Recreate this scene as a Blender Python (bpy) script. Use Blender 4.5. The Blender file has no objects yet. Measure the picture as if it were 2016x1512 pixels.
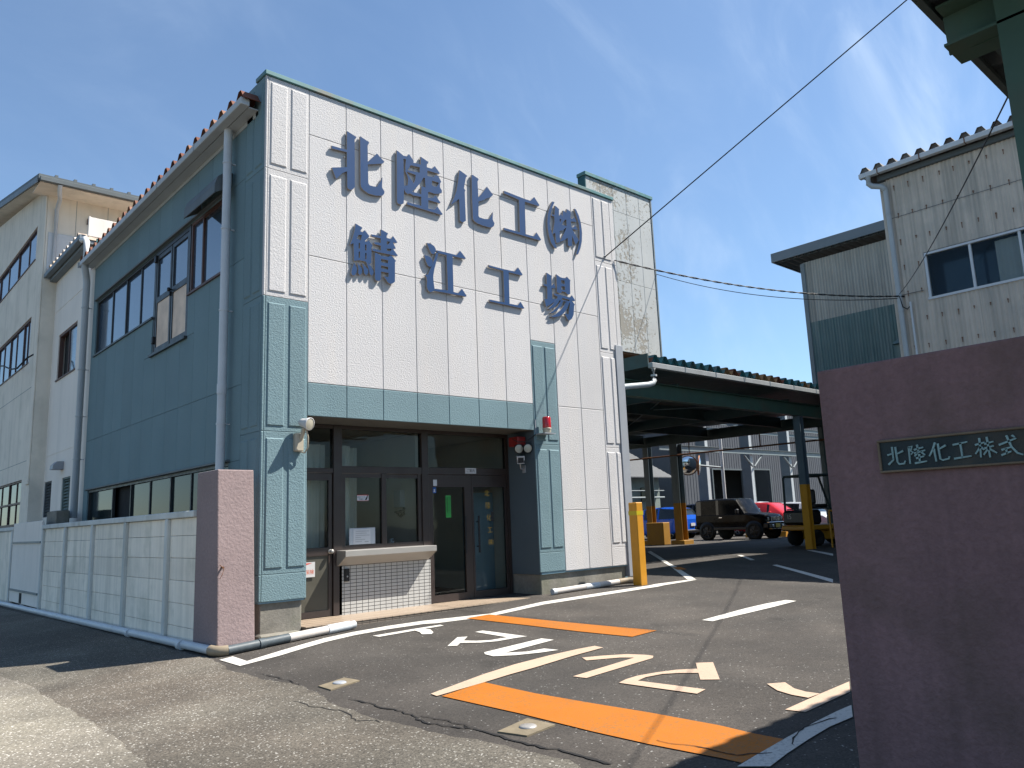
import bpy, bmesh, math, random
from mathutils import Vector, Matrix, geometry
S = bpy.context.scene
COL = S.collection
random.seed(11)
R = math.radians
# ------------------------------------------------------------------ camera
cam = bpy.data.cameras.new('camera'); camo = bpy.data.objects.new('camera', cam); COL.objects.link(camo)
cam.sensor_width = 36.0; cam.lens = 1537.06 / 2016 * 36.0; cam.clip_start = 0.05; cam.clip_end = 3000
yaw, pitch, roll = 0.735876, 0.172812, -0.0396198
fw = Vector((math.sin(yaw)*math.cos(pitch), math.cos(yaw)*math.cos(pitch), math.sin(pitch)))
rt = Vector((math.cos(yaw), -math.sin(yaw), 0)); up = rt.cross(fw)
r2 = rt*math.cos(roll) + up*math.sin(roll); u2 = -rt*math.sin(roll) + up*math.cos(roll)
camo.matrix_world = Matrix(((r2.x, u2.x, -fw.x, 0.0), (r2.y, u2.y, -fw.y, -9.52), (r2.z, u2.z, -fw.z, 1.5), (0, 0, 0, 1)))
S.camera = camo
# ------------------------------------------------------------------ sun, sky, exposure
SUN = Vector((.57, -.35, .90)).normalized()
EL = math.asin(SUN.z); AZ = math.atan2(SUN.x, SUN.y)
sl = bpy.data.lights.new('sun', 'SUN'); sl.energy = 4.9; sl.angle = R(.53); sl.color = (1.0, .955, .88)
so = bpy.data.objects.new('sun', sl); COL.objects.link(so); so.location = (20, -20, 40)
so.rotation_euler = SUN.to_track_quat('Z', 'Y').to_euler()
W = bpy.data.worlds.new('World'); S.world = W; W.use_nodes = True
nt = W.node_tree; nt.nodes.clear()
def N(t, typ, **kw):
    n = t.nodes.new(typ)
    for k, v in kw.items(): setattr(n, k, v)
    return n
out = N(nt, 'ShaderNodeOutputWorld'); bg = N(nt, 'ShaderNodeBackground'); bg.inputs[1].default_value = .073
sky = N(nt, 'ShaderNodeTexSky', sky_type='NISHITA', sun_disc=False, sun_elevation=EL, sun_rotation=AZ, air_density=1.0, dust_density=.35, ozone_density=1.6)
tc = N(nt, 'ShaderNodeTexCoord')
SKY_OFF = (7.7, .2, 2)
def cloud(scale, rot, stretch, detail, dist, lo, hi):
    mp = N(nt, 'ShaderNodeMapping'); mp.inputs['Rotation'].default_value = rot; mp.inputs['Scale'].default_value = stretch; mp.inputs['Location'].default_value = SKY_OFF
    nz = N(nt, 'ShaderNodeTexNoise'); nz.inputs['Scale'].default_value = scale; nz.inputs['Detail'].default_value = detail
    nz.inputs['Roughness'].default_value = .56; nz.inputs['Distortion'].default_value = dist
    rp = N(nt, 'ShaderNodeMapRange', interpolation_type='SMOOTHSTEP'); rp.inputs['From Min'].default_value = lo; rp.inputs['From Max'].default_value = hi
    nt.links.new(tc.outputs['Generated'], mp.inputs[0]); nt.links.new(mp.outputs[0], nz.inputs['Vector']); nt.links.new(nz.outputs['Fac'], rp.inputs['Value'])
    return rp.outputs[0]
c1 = cloud(3.2, (.5, .25, .7), (1.0, 2.6, 1.3), 9, .8, .44, .92)
c2 = cloud(1.5, (.2, .6, 1.9), (1, 1.4, 1), 4, .2, .38, .70)
c3 = cloud(5.5, (.9, .1, 2.3), (.9, 3.5, 1.2), 10, .5, .50, .95)
def M2(op, a, b):
    n = N(nt, 'ShaderNodeMath', operation=op)
    for i, v in enumerate((a, b)):
        if isinstance(v, (int, float)): n.inputs[i].default_value = v
        else: nt.links.new(v, n.inputs[i])
    return n.outputs[0]
def towards(v, lo, hi):
    d = N(nt, 'ShaderNodeVectorMath', operation='DOT_PRODUCT'); nt.links.new(tc.outputs['Generated'], d.inputs[0]); d.inputs[1].default_value = Vector(v).normalized()
    r = N(nt, 'ShaderNodeMapRange', interpolation_type='SMOOTHSTEP'); nt.links.new(d.outputs['Value'], r.inputs['Value']); r.inputs['From Min'].default_value = lo; r.inputs['From Max'].default_value = hi; return r.outputs[0]
bank = M2('ADD', M2('MULTIPLY', towards((.776, .456, .435), .92, .99), .95), M2('ADD', M2('MULTIPLY', towards((.10, .87, .48), .93, .99), .5), .22))
wisp = M2('MULTIPLY', M2('ADD', M2('MULTIPLY', c1, .62), M2('MULTIPLY', c3, .22)), M2('ADD', c2, .15))
cl = M2('ADD', M2('ADD', M2('MULTIPLY', bank, .04), .05), M2('MULTIPLY', M2('MULTIPLY', bank, 1.35), wisp))
cl = M2('MINIMUM', cl, .8)
mix = N(nt, 'ShaderNodeMix', data_type='RGBA')
tint = N(nt, 'ShaderNodeMix', data_type='RGBA', blend_type='MULTIPLY'); tint.inputs[0].default_value = 1
nt.links.new(sky.outputs[0], tint.inputs[6]); tint.inputs[7].default_value = (.82, .98, 1.08, 1)
nt.links.new(cl, mix.inputs[0]); nt.links.new(tint.outputs[2], mix.inputs[6]); mix.inputs[7].default_value = (5.0, 6.1, 7.6, 1)
nt.links.new(mix.outputs[2], bg.inputs[0]); nt.links.new(bg.outputs[0], out.inputs[0])
S.view_settings.view_transform = 'Standard'; S.view_settings.look = 'None'; S.view_settings.gamma = 1; S.view_settings.exposure = 1.13
S.view_settings.use_curve_mapping = False
S.cycles.max_bounces = 8; S.cycles.glossy_bounces = 4; S.cycles.transmission_bounces = 6; S.cycles.transparent_max_bounces = 12

# ------------------------------------------------------------------ materials
def mat(name, col, rough=.75, var=.12, vs=2.5, bump=0, bs=60, spec=.35, metal=0, streak=0, streak_col=None, grime=None, grime_amt=0, fine=0, det=4, hue=None, island=0, fstreak=0):
    m = bpy.data.materials.new(name); m.use_nodes = True; t = m.node_tree; p = t.nodes['Principled BSDF']; l = t.links.new
    p.inputs['Roughness'].default_value = rough; p.inputs['Metallic'].default_value = metal
    p.inputs['Specular IOR Level'].default_value = spec
    tx = N(t, 'ShaderNodeTexCoord'); co = tx.outputs['Object']
    cur = None
    def noise(scale, detail=4, sc=(1, 1, 1), rg=.6):
        mp = N(t, 'ShaderNodeMapping'); mp.inputs['Scale'].default_value = sc; l(co, mp.inputs[0])
        n = N(t, 'ShaderNodeTexNoise'); n.inputs['Scale'].default_value = scale; n.inputs['Detail'].default_value = detail; n.inputs['Roughness'].default_value = rg
        l(mp.outputs[0], n.inputs['Vector']); return n.outputs['Fac']
    def rng(v, a, b, c, d):
        r = N(t, 'ShaderNodeMapRange'); l(v, r.inputs['Value'])
        for k, x in zip(('From Min', 'From Max', 'To Min', 'To Max'), (a, b, c, d)): r.inputs[k].default_value = x
        return r.outputs[0]
    def mixc(f, a, b, bt='MIX'):
        n = N(t, 'ShaderNodeMix', data_type='RGBA', blend_type=bt)
        for i, v in ((0, f), (6, a), (7, b)):
            if isinstance(v, (int, float)): n.inputs[i].default_value = v
            elif isinstance(v, tuple): n.inputs[i].default_value = v if len(v) == 4 else (*v, 1)
            else: l(v, n.inputs[i])
        return n.outputs[2]
    v = rng(noise(vs, det), .3, .7, 1-var, 1+var)
    cur = mixc(1.0, (*col, 1), v, 'MULTIPLY')
    if hue: cur = mixc(rng(noise(vs*.6, 3), .4, .65, 0, 1), cur, hue)
    if fine: cur = mixc(1.0, cur, rng(noise(bs, 2), .3, .7, 1-fine, 1+fine), 'MULTIPLY')
    if streak: cur = mixc(rng(noise(3.2, 5, (1, 1, .06)), .5, .8, 0, streak), cur, streak_col or tuple(c*.45 for c in col))
    if fstreak: cur = mixc(rng(noise(13, 4, (1, 1, .025)), .42, .72, 0, fstreak), cur, streak_col or tuple(c*.5 for c in col))
    if island:
        gi = N(t, 'ShaderNodeNewGeometry'); cur = mixc(1.0, cur, rng(gi.outputs['Random Per Island'], 0, 1, 1-island, 1+island), 'MULTIPLY')
    if grime: cur = mixc(rng(noise(1.7, 7), .5, .72, 0, grime_amt), cur, grime)
    l(cur, p.inputs['Base Color'])
    l(rng(noise(vs*2, 3), .3, .7, max(0.02, rough-.08), min(1, rough+.08)), p.inputs['Roughness'])
    if bump:
        b = N(t, 'ShaderNodeBump'); b.inputs['Strength'].default_value = 1; b.inputs['Distance'].default_value = bump
        l(noise(bs, 3), b.inputs['Height']); l(b.outputs[0], p.inputs['Normal'])
    return m
def glass(name, tint_col=(1, 1, 1), ior=1.5, refl=1.0):
    m = bpy.data.materials.new(name); m.use_nodes = True; t = m.node_tree; t.nodes.clear(); l = t.links.new
    o = N(t, 'ShaderNodeOutputMaterial'); mx = N(t, 'ShaderNodeMixShader'); tr = N(t, 'ShaderNodeBsdfTransparent'); gl = N(t, 'ShaderNodeBsdfGlossy'); fr = N(t, 'ShaderNodeFresnel')
    fr.inputs[0].default_value = ior; tr.inputs[0].default_value = (*tint_col, 1); gl.inputs['Roughness'].default_value = .015; gl.inputs[0].default_value = (refl, refl, refl, 1)
    tx = N(t, 'ShaderNodeTexCoord'); nz = N(t, 'ShaderNodeTexNoise'); nz.inputs['Scale'].default_value = 1.4; b = N(t, 'ShaderNodeBump'); b.inputs['Distance'].default_value = .004; b.inputs['Strength'].default_value = .6
    l(tx.outputs['Object'], nz.inputs['Vector']); l(nz.outputs['Fac'], b.inputs['Height']); l(b.outputs[0], gl.inputs['Normal'])
    l(fr.outputs[0], mx.inputs[0]); l(tr.outputs[0], mx.inputs[1]); l(gl.outputs[0], mx.inputs[2]); l(mx.outputs[0], o.inputs[0])
    return m
def nodes(m): return m.node_tree, m.node_tree.nodes['Principled BSDF'], m.node_tree.links.new

M = {}
M['white'] = mat('white_stucco', (0.497, 0.482, 0.475), .8, .035, 1.2, .008, 48, .25, streak=.30, streak_col=(.60, .54, .47), fine=.03, island=.035, fstreak=.10)
M['blue'] = mat('blue_stucco', (0.144, 0.216, 0.236), .7, .06, 1.5, .008, 48, .2, fine=.06, streak=.25, streak_col=(.115, .18, .205), island=.06)
M['jamb'] = mat('shaded_recess_blue', (.075, .10, .118), .7, .06, 2, .003, 55, .2)  # wall blue darkened to put the recess shade into the jambs
M['soffit'] = mat('dark_soffit', (.10, .10, .09), .8, .06, 2)  # dark grey, taken lower to hold the recess shade
M['blue_flat'] = mat('blue_grey_paint', (.15, .25, .30), .55, .08, 2, .001, 40, .3)
M['cream'] = mat('cream_wall', (0.744, 0.679, 0.578), .85, .07, 1.0, .002, 40, .2, streak=.45, streak_col=(.38, .36, .30), grime=(.42, .41, .33), grime_amt=.35)
M['offwhite'] = mat('white_wall', (0.774, 0.714, 0.64), .85, .05, 1.0, .001, 40, .2, streak=.3, streak_col=(.45, .44, .40))
M['teal'] = mat('teal_metal', (0.07, 0.182, 0.182), .5, .12, 3, 0, 40, .4, grime=(.22, .11, .05), grime_amt=.55)
M['teal_dark'] = mat('dark_teal_metal', (.012, .075, .085), .5, .1, 3)
M['gutter'] = mat('grey_plastic_gutter', (0.4, 0.424, 0.432), .5, .06, 3, streak=.3, streak_col=(.3, .3, .3))
M['gutter_white'] = mat('white_gutter', (0.54, 0.555, 0.562), .45, .05, 3, streak=.25, streak_col=(.4, .4, .38))
M['pipe'] = mat('grey_pvc', (.52, .545, .565), .45, .06, 4, grime=(.28, .27, .25), grime_amt=.3)
M['pipe_white'] = mat('sunbleached_pvc', (0.475, 0.436, 0.403), .5, .08, 4, grime=(.4, .36, .3), grime_amt=.3)
M['pipe_dark'] = mat('dark_pvc', (.06, .075, .085), .5, .15, 6)
M['pipe_tan'] = mat('tan_pvc', (0.252, 0.203, 0.14), .6, .1, 6)
M['steel'] = mat('stainless', (0.347, 0.329, 0.304), .38, .03, 2, spec=.5, metal=.35)
M['grey_metal'] = mat('grey_flashing', (0.27, 0.285, 0.307), .5, .04, 2, spec=.4)
M['concrete'] = mat('plinth_concrete', (0.204, 0.19, 0.163), .9, .2, 3, .004, 30, .2, streak=.55, streak_col=(.10, .10, .08), grime=(.13, .14, .08), grime_amt=.5, fine=.1)
M['fence'] = mat('fence_concrete', (.86, .775, .65), .85, .08, 1.5, .002, 50, .2, streak=.5, streak_col=(.36, .35, .30), grime=(.40, .40, .32), grime_amt=.5, island=.05, fstreak=.2)
M['fence_trim'] = mat('fence_post_concrete', (.58, .585, .55), .85, .1, 2, .002, 60, .2, streak=.5, streak_col=(.24, .24, .19))
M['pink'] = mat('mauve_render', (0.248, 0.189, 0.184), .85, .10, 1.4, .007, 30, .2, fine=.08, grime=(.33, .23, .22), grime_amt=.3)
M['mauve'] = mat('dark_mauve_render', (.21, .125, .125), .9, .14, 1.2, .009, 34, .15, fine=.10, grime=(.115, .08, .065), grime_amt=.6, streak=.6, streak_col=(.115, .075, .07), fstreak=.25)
M['frame'] = mat('bronze_aluminium', (0.036, 0.0256, 0.0224), .4, .1, 4, spec=.45)
M['frame_dk'] = mat('dark_sash', (.035, .038, .04), .45, .1, 4)
M['frame_brown'] = mat('brown_sash', (.10, .055, .045), .55, .15, 4)
M['door_panel'] = mat('dull_bronze_panel', (0.07, 0.0665, 0.0525), .4, .1, 3)
M['white_alu'] = mat('white_aluminium', (0.56, 0.576, 0.592), .4, .04, 4)
M['wood'] = mat('weathered_board', (.66, .52, .41), .8, .2, 2.5, streak=.5, streak_col=(.25, .19, .14))
M['black'] = mat('black_plastic', (.012, .012, .014), .45, .1, 6)
M['void'] = mat('unlit_interior', (.02, .02, .02), .9, .1, 2)
M['asb'] = mat('weathered_corrugated_sheet', (0.605, 0.525, 0.441), .9, .08, 1.3, .001, 60, .15, streak=.75, streak_col=(.26, .25, .22), grime=(.36, .35, .32), grime_amt=.4, fstreak=.55)  # fine streaks also stand in for shading between the ribs, besides weathering
M['asb_b'] = mat('dull_corrugated_sheet', (.42, .40, .35), .9, .08, 1.3, .001, 60, .15, streak=.7, streak_col=(.24, .235, .21), fstreak=.6)
M['asb_green'] = mat('green_corrugated_sheet', (.10, .16, .155), .7, .1, 2, streak=.7, streak_col=(.26, .29, .27), fstreak=.4)
M['slate_grey'] = mat('grey_sheet_metal', (.16, .19, .21), .55, .08, 2)
M['slate_dark'] = mat('dark_sheet_metal', (.10, .115, .12), .6, .1, 2)
M['green_steel'] = mat('green_painted_steel', (0.051, 0.099, 0.075), .5, .12, 4, grime=(.10, .075, .045), grime_amt=.5)
M['dark_steel'] = mat('dark_painted_steel', (.05, .075, .075), .6, .15, 3, grime=(.06, .045, .03), grime_amt=.4)
M['blue_steel'] = mat('blue_grey_steel', (.085, .115, .135), .5, .1, 3)
M['lt_steel'] = mat('pale_steel', (0.176, 0.202, 0.208), .5, .08, 3)
M['yellow'] = mat('yellow_paint', (0.496, 0.223, 0.0154), .5, .06, 3, grime=(.5, .22, .03), grime_amt=.35)
M['yellow_foot'] = mat('shaded_yellow_paint', (.30, .15, .018), .7, .1, 3, grime=(.12, .06, .02), grime_amt=.6)  # yellow and grime darkened to stand in for shade under the canopy
M['canopy_gutter'] = mat('dull_gutter', (0.252, 0.266, 0.273), .55, .06, 3, streak=.4, streak_col=(.18, .18, .18))
M['yellow_band'] = mat('yellow_tape', (0.446, 0.341, 0.0124), .4, .05, 5)
M['rust'] = mat('rusty_bracket', (.16, .07, .035), .85, .25, 10)
M['curtain'] = mat('beige_curtain', (.80, .76, .68), .9, .06, 3)
M['room'] = mat('beige_room', (.70, .64, .55), .9, .05, 2)
M['room_floor'] = mat('room_floor', (.16, .14, .12), .5, .1, 3)
M['panel_blue'] = mat('pale_partition', (.24, .32, .36), .7, .05, 2)
M['letter'] = mat('letter_blue', (0.0181, 0.0548, 0.141), .6, .05, 3, spec=.12)
M['letter_side'] = mat('letter_edge', (0.31, 0.279, 0.248), .6, .1, 6)
M['plate_dark'] = mat('verdigris_bronze', (.014, .024, .026), .6, .4, 9, grime=(.075, .055, .035), grime_amt=.8, bump=.002, bs=90)
M['plate_frame'] = mat('worn_brass', (.17, .12, .075), .55, .2, 12, grime=(.08, .05, .03), grime_amt=.6)
M['plate_letter'] = mat('oxidised_letter', (.22, .32, .31), .6, .2, 20)
M['red'] = mat('red_lens', (0.372, 0.0072, 0.012), .15, .05, 4, spec=.6)
M['red_box'] = mat('red_plastic', (.25, .02, .018), .4, .1, 4)
M['lamp'] = mat('lamp_lens', (0.403, 0.377, 0.299), .2, .1, 12, spec=.6)
M['white_plastic'] = mat('white_plastic', (0.503, 0.496, 0.49), .4, .05, 5)
M['beige_plastic'] = mat('beige_plastic', (0.397, 0.352, 0.269), .45, .06, 5)
M['paper'] = mat('paper', (0.533, 0.547, 0.562), .7, .03, 4)
M['alu_board'] = mat('alu_board', (.42, .45, .48), .4, .05, 4)
M['ink'] = mat('dark_ink', (.03, .03, .03), .7, .1, 4)
M['ink_soft'] = mat('faded_ink', (.34, .35, .36), .7, .1, 4)
M['orange_ink'] = mat('orange_ink', (0.546, 0.098, 0.0315), .6, .05, 4)
M['red_ink'] = mat('red_ink', (.55, .07, .05), .6, .05, 4)
M['green_label'] = mat('green_label', (0.036, 0.3, 0.06), .5, .04, 4)
M['blue_label'] = mat('blue_label', (0.012, 0.088, 0.336), .5, .04, 4)
M['gold_ink'] = mat('gold_lettering', (.48, .30, .05), .5, .05, 4)
M['wire'] = mat('cable_black', (.01, .01, .012), .6, .1, 4)
M['mirror'] = mat('mirror_face', (.85, .87, .88), .03, .02, 2, metal=1)
M['mirror_back'] = mat('mirror_shell', (.30, .12, .05), .5, .1, 5)
M['rubber'] = mat('tyre_rubber', (.012, .012, .012), .8, .15, 8)
M['alloy'] = mat('wheel_alloy', (.30, .31, .32), .35, .05, 5, metal=.6)
M['alloy_dark'] = mat('dark_wheel', (.035, .035, .038), .35, .05, 5, metal=.4)
M['chrome'] = mat('chrome', (.72, .73, .74), .15, .03, 5, metal=1)
M['plate_yellow'] = mat('yellow_number_plate', (.80, .55, .02), .4, .03, 5)
M['house_roof'] = mat('grey_tiles', (0.07, 0.0735, 0.077), .7, .25, 9)
M['house_wall'] = mat('faded_green_sheet', (0.18, 0.216, 0.198), .8, .15, 1.5, streak=.4, streak_col=(.2, .18, .14))
M['cracks'] = mat('crack_tar', (.012, .011, .011), .95, .2, 12)
M['marker'] = mat('marker_concrete', (0.163, 0.133, 0.0884), .9, .2, 9, .003, 60, grime=(.16, .13, .09), grime_amt=.6)
def carpaint(n, c, r=.16, s=.3): return mat(n, c, r, .02, 2, spec=s)
M['win'] = mat('window_glass', (.04, .065, .10), .04, .1, .7, spec=.5); nodes(M['win'])[1].inputs['IOR'].default_value = 3.0
M['win_dark'] = mat('dark_window_glass', (.012, .02, .022), .05, .1, 1, spec=.5); nodes(M['win_dark'])[1].inputs['IOR'].default_value = 1.25
M['win_blue'] = mat('blue_window_glass', (.010, .035, .075), .06, .06, 1.2, spec=.5); nodes(M['win_blue'])[1].inputs['IOR'].default_value = 1.5
M['clear'] = glass('door_glass', (.80, .84, .84), 1.26, .7)
M['frost'] = glass('door_glass_film', (.42, .52, .58), 1.45, .9)
M['car_glass'] = mat('car_glass', (.012, .016, .018), .04, .05, 2, spec=.6); nodes(M['car_glass'])[1].inputs['IOR'].default_value = 1.45

# asphalt, old street surface, paint
def asphalt(name, base, alt, speck, bright=(.30, .29, .27), big=.30):
    m = mat(name, base, .88, .16, .45, .0035, 130, .3, hue=alt)
    t, p, l = nodes(m); old = p.inputs['Base Color'].links[0].from_socket; tx = N(t, 'ShaderNodeTexCoord')
    vo = N(t, 'ShaderNodeTexVoronoi'); vo.inputs['Scale'].default_value = 95; l(tx.outputs['Object'], vo.inputs['Vector'])
    sep = N(t, 'ShaderNodeSeparateColor'); l(vo.outputs['Color'], sep.inputs[0])
    r = N(t, 'ShaderNodeMapRange'); l(sep.outputs[0], r.inputs['Value']); r.inputs['To Min'].default_value = 1-big; r.inputs['To Max'].default_value = 1+big
    mu = N(t, 'ShaderNodeMix', data_type='RGBA', blend_type='MULTIPLY'); mu.inputs[0].default_value = 1; l(old, mu.inputs[6]); l(r.outputs[0], mu.inputs[7])
    r2_ = N(t, 'ShaderNodeMapRange'); l(sep.outputs[1], r2_.inputs['Value']); r2_.inputs['From Min'].default_value = 1-speck; r2_.inputs['From Max'].default_value = 1-speck+.01
    m2 = N(t, 'ShaderNodeMix', data_type='RGBA'); l(r2_.outputs[0], m2.inputs[0]); l(mu.outputs[2], m2.inputs[6]); m2.inputs[7].default_value = (*bright, 1)
    # tyre-worn bands and oily blotches
    nz = N(t, 'ShaderNodeTexNoise'); nz.inputs['Scale'].default_value = .9; nz.inputs['Detail'].default_value = 6; l(tx.outputs['Object'], nz.inputs['Vector'])
    r3 = N(t, 'ShaderNodeMapRange'); l(nz.outputs['Fac'], r3.inputs['Value']); r3.inputs['From Min'].default_value = .35; r3.inputs['From Max'].default_value = .68; r3.inputs['To Min'].default_value = .78; r3.inputs['To Max'].default_value = 1.16
    m3 = N(t, 'ShaderNodeMix', data_type='RGBA', blend_type='MULTIPLY'); m3.inputs[0].default_value = 1; l(m2.outputs[2], m3.inputs[6]); l(r3.outputs[0], m3.inputs[7])
    n4 = N(t, 'ShaderNodeTexNoise'); n4.inputs['Scale'].default_value = .33; n4.inputs['Detail'].default_value = 9; n4.inputs['Roughness'].default_value = .68; n4.inputs['Distortion'].default_value = .6; l(tx.outputs['Object'], n4.inputs['Vector'])
    r4 = N(t, 'ShaderNodeMapRange'); l(n4.outputs['Fac'], r4.inputs['Value']); r4.inputs['From Min'].default_value = .40; r4.inputs['From Max'].default_value = .62; r4.inputs['To Min'].default_value = .74; r4.inputs['To Max'].default_value = 1.12
    m4 = N(t, 'ShaderNodeMix', data_type='RGBA', blend_type='MULTIPLY'); m4.inputs[0].default_value = 1; l(m3.outputs[2], m4.inputs[6]); l(r4.outputs[0], m4.inputs[7])
    n6 = N(t, 'ShaderNodeTexNoise'); n6.inputs['Scale'].default_value = 1.1; n6.inputs['Detail'].default_value = 4; l(tx.outputs['Object'], n6.inputs['Vector'])
    r6 = N(t, 'ShaderNodeMapRange'); l(n6.outputs['Fac'], r6.inputs['Value']); r6.inputs['From Min'].default_value = .66; r6.inputs['From Max'].default_value = .72; r6.inputs['To Min'].default_value = 1; r6.inputs['To Max'].default_value = .72
    m6 = N(t, 'ShaderNodeMix', data_type='RGBA', blend_type='MULTIPLY'); m6.inputs[0].default_value = 1; l(m4.outputs[2], m6.inputs[6]); l(r6.outputs[0], m6.inputs[7])
    l(m6.outputs[2], p.inputs['Base Color']); return m
M['asphalt'] = asphalt('yard_asphalt', (0.0604, 0.052, 0.0444), (.054, .048, .042), .012)
M['street'] = asphalt('street_asphalt', (0.12, 0.108, 0.0873), (.105, .086, .067), .045, (.38, .36, .32), .42)
M['patch'] = asphalt('old_concrete', (0.158, 0.14, 0.115), (.20, .18, .14), .05, (.5, .47, .42), .35)
def paint(name, col, wear, wcol=(.09, .08, .07), thr=.60):
    m = mat(name, col, .7, .05, 2, .002, 130, .3, fine=.05)
    t, p, l = nodes(m); old = p.inputs['Base Color'].links[0].from_socket; tx = N(t, 'ShaderNodeTexCoord')
    nz = N(t, 'ShaderNodeTexNoise'); nz.inputs['Scale'].default_value = 3.4; nz.inputs['Detail'].default_value = 11; nz.inputs['Roughness'].default_value = .75; l(tx.outputs['Object'], nz.inputs['Vector'])
    r = N(t, 'ShaderNodeMapRange'); l(nz.outputs['Fac'], r.inputs['Value']); r.inputs['From Min'].default_value = thr; r.inputs['From Max'].default_value = thr+.07; r.inputs['To Max'].default_value = wear
    vo = N(t, 'ShaderNodeTexVoronoi'); vo.inputs['Scale'].default_value = 70; l(tx.outputs['Object'], vo.inputs['Vector']); sp = N(t, 'ShaderNodeSeparateColor'); l(vo.outputs['Color'], sp.inputs[0])
    n2 = N(t, 'ShaderNodeTexNoise'); n2.inputs['Scale'].default_value = 1.3; n2.inputs['Detail'].default_value = 5; l(tx.outputs['Object'], n2.inputs['Vector'])
    ad = N(t, 'ShaderNodeMath', operation='ADD'); l(sp.outputs[0], ad.inputs[0]); l(n2.outputs['Fac'], ad.inputs[1])
    r5 = N(t, 'ShaderNodeMapRange'); l(ad.outputs[0], r5.inputs['Value']); r5.inputs['From Min'].default_value = 1.30; r5.inputs['From Max'].default_value = 1.48; r5.inputs['To Max'].default_value = min(1, wear*1.15)
    mxx = N(t, 'ShaderNodeMath', operation='MAXIMUM'); l(r.outputs[0], mxx.inputs[0]); l(r5.outputs[0], mxx.inputs[1])
    mx = N(t, 'ShaderNodeMix', data_type='RGBA'); l(mxx.outputs[0], mx.inputs[0]); l(old, mx.inputs[6]); mx.inputs[7].default_value = (*wcol, 1); l(mx.outputs[2], p.inputs['Base Color']); return m
M['road_white'] = paint('road_white', (0.528, 0.502, 0.455), .55, (.30, .285, .26))
M['road_cream'] = paint('road_cream', (0.443, 0.319, 0.232), .5, (.30, .25, .19))
M['road_orange'] = paint('road_orange', (0.356, 0.109, 0.00493), .7, (.22, .105, .035), .60)
M['road_grey'] = paint('road_white_worn', (0.294, 0.308, 0.322), .5, (.15, .15, .15))
# peeling board (weathered block)
def peeling():
    m = mat('peeling_panel', (0.398, 0.408, 0.401), .85, .06, 1.5, .003, 60, .2, streak=.3, streak_col=(.4, .38, .34))
    t, p, l = nodes(m); old = p.inputs['Base Color'].links[0].from_socket; tx = N(t, 'ShaderNodeTexCoord')
    a = N(t, 'ShaderNodeTexNoise'); a.inputs['Scale'].default_value = .55; a.inputs['Detail'].default_value = 3; l(tx.outputs['Object'], a.inputs['Vector'])
    b = N(t, 'ShaderNodeTexNoise'); b.inputs['Scale'].default_value = 9; b.inputs['Detail'].default_value = 8; b.inputs['Roughness'].default_value = .7; l(tx.outputs['Object'], b.inputs['Vector'])
    ad = N(t, 'ShaderNodeMath', operation='ADD'); l(a.outputs['Fac'], ad.inputs[0]); l(b.outputs['Fac'], ad.inputs[1])
    r = N(t, 'ShaderNodeMapRange'); l(ad.outputs[0], r.inputs['Value']); r.inputs['From Min'].default_value = 1.03; r.inputs['From Max'].default_value = 1.09
    mx = N(t, 'ShaderNodeMix', data_type='RGBA'); l(r.outputs[0], mx.inputs[0]); l(old, mx.inputs[6]); mx.inputs[7].default_value = (.27, .25, .215, 1); l(mx.outputs[2], p.inputs['Base Color'])
    bu = N(t, 'ShaderNodeBump'); bu.inputs['Distance'].default_value = .006; bu.invert = True; l(r.outputs[0], bu.inputs['Height']); l(bu.outputs[0], p.inputs['Normal']); return m
M['peel'] = peeling()
# folded roofing: colour changes from rib to rib
def ribroof(name, axis, pitch, cols, rough=.8):
    m = mat(name, cols[0], rough, .15, 5, spec=.2, streak=.4); t, p, l = nodes(m); tx = N(t, 'ShaderNodeTexCoord'); sp = N(t, 'ShaderNodeSeparateXYZ'); l(tx.outputs['Object'], sp.inputs[0])
    dv = N(t, 'ShaderNodeMath', operation='DIVIDE'); l(sp.outputs[axis], dv.inputs[0]); dv.inputs[1].default_value = pitch
    fl = N(t, 'ShaderNodeMath', operation='FLOOR'); l(dv.outputs[0], fl.inputs[0]); wn = N(t, 'ShaderNodeTexWhiteNoise', noise_dimensions='1D'); l(fl.outputs[0], wn.inputs['W'])
    rp = N(t, 'ShaderNodeValToRGB'); rp.color_ramp.interpolation = 'CONSTANT'
    el = rp.color_ramp.elements; el[0].color = (*cols[0], 1); el[1].position = 1/len(cols); el[1].color = (*cols[1], 1)
    for i, c in enumerate(cols[2:]): e = el.new((i+2)/len(cols)); e.color = (*c, 1)
    l(wn.outputs[0], rp.inputs[0])
    nz = N(t, 'ShaderNodeTexNoise'); nz.inputs['Scale'].default_value = 7; nz.inputs['Detail'].default_value = 6; l(tx.outputs['Object'], nz.inputs['Vector'])
    r = N(t, 'ShaderNodeMapRange'); l(nz.outputs['Fac'], r.inputs['Value']); r.inputs['From Min'].default_value = .45; r.inputs['From Max'].default_value = .7; r.inputs['To Max'].default_value = .6
    mx = N(t, 'ShaderNodeMix', data_type='RGBA'); l(r.outputs[0], mx.inputs[0]); l(rp.outputs[0], mx.inputs[6]); mx.inputs[7].default_value = (.10, .045, .028, 1); l(mx.outputs[2], p.inputs['Base Color']); return m
M['roof_rust'] = ribroof('rusty_folded_roof', 1, .3335, [(.17, .075, .05), (.21, .10, .07), (.15, .06, .04), (.24, .13, .09)])
M['roof_pale'] = ribroof('pale_folded_roof', 1, .3335, [(.55, .50, .45), (.42, .36, .30), (.5, .4, .3)])
M['roof_teal'] = ribroof('patchy_teal_folded_roof', 0, .345, [(.02, .10, .12), (.09, .035, .022), (.025, .12, .14), (.16, .11, .06), (.018, .085, .10), (.02, .10, .12)])
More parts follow.
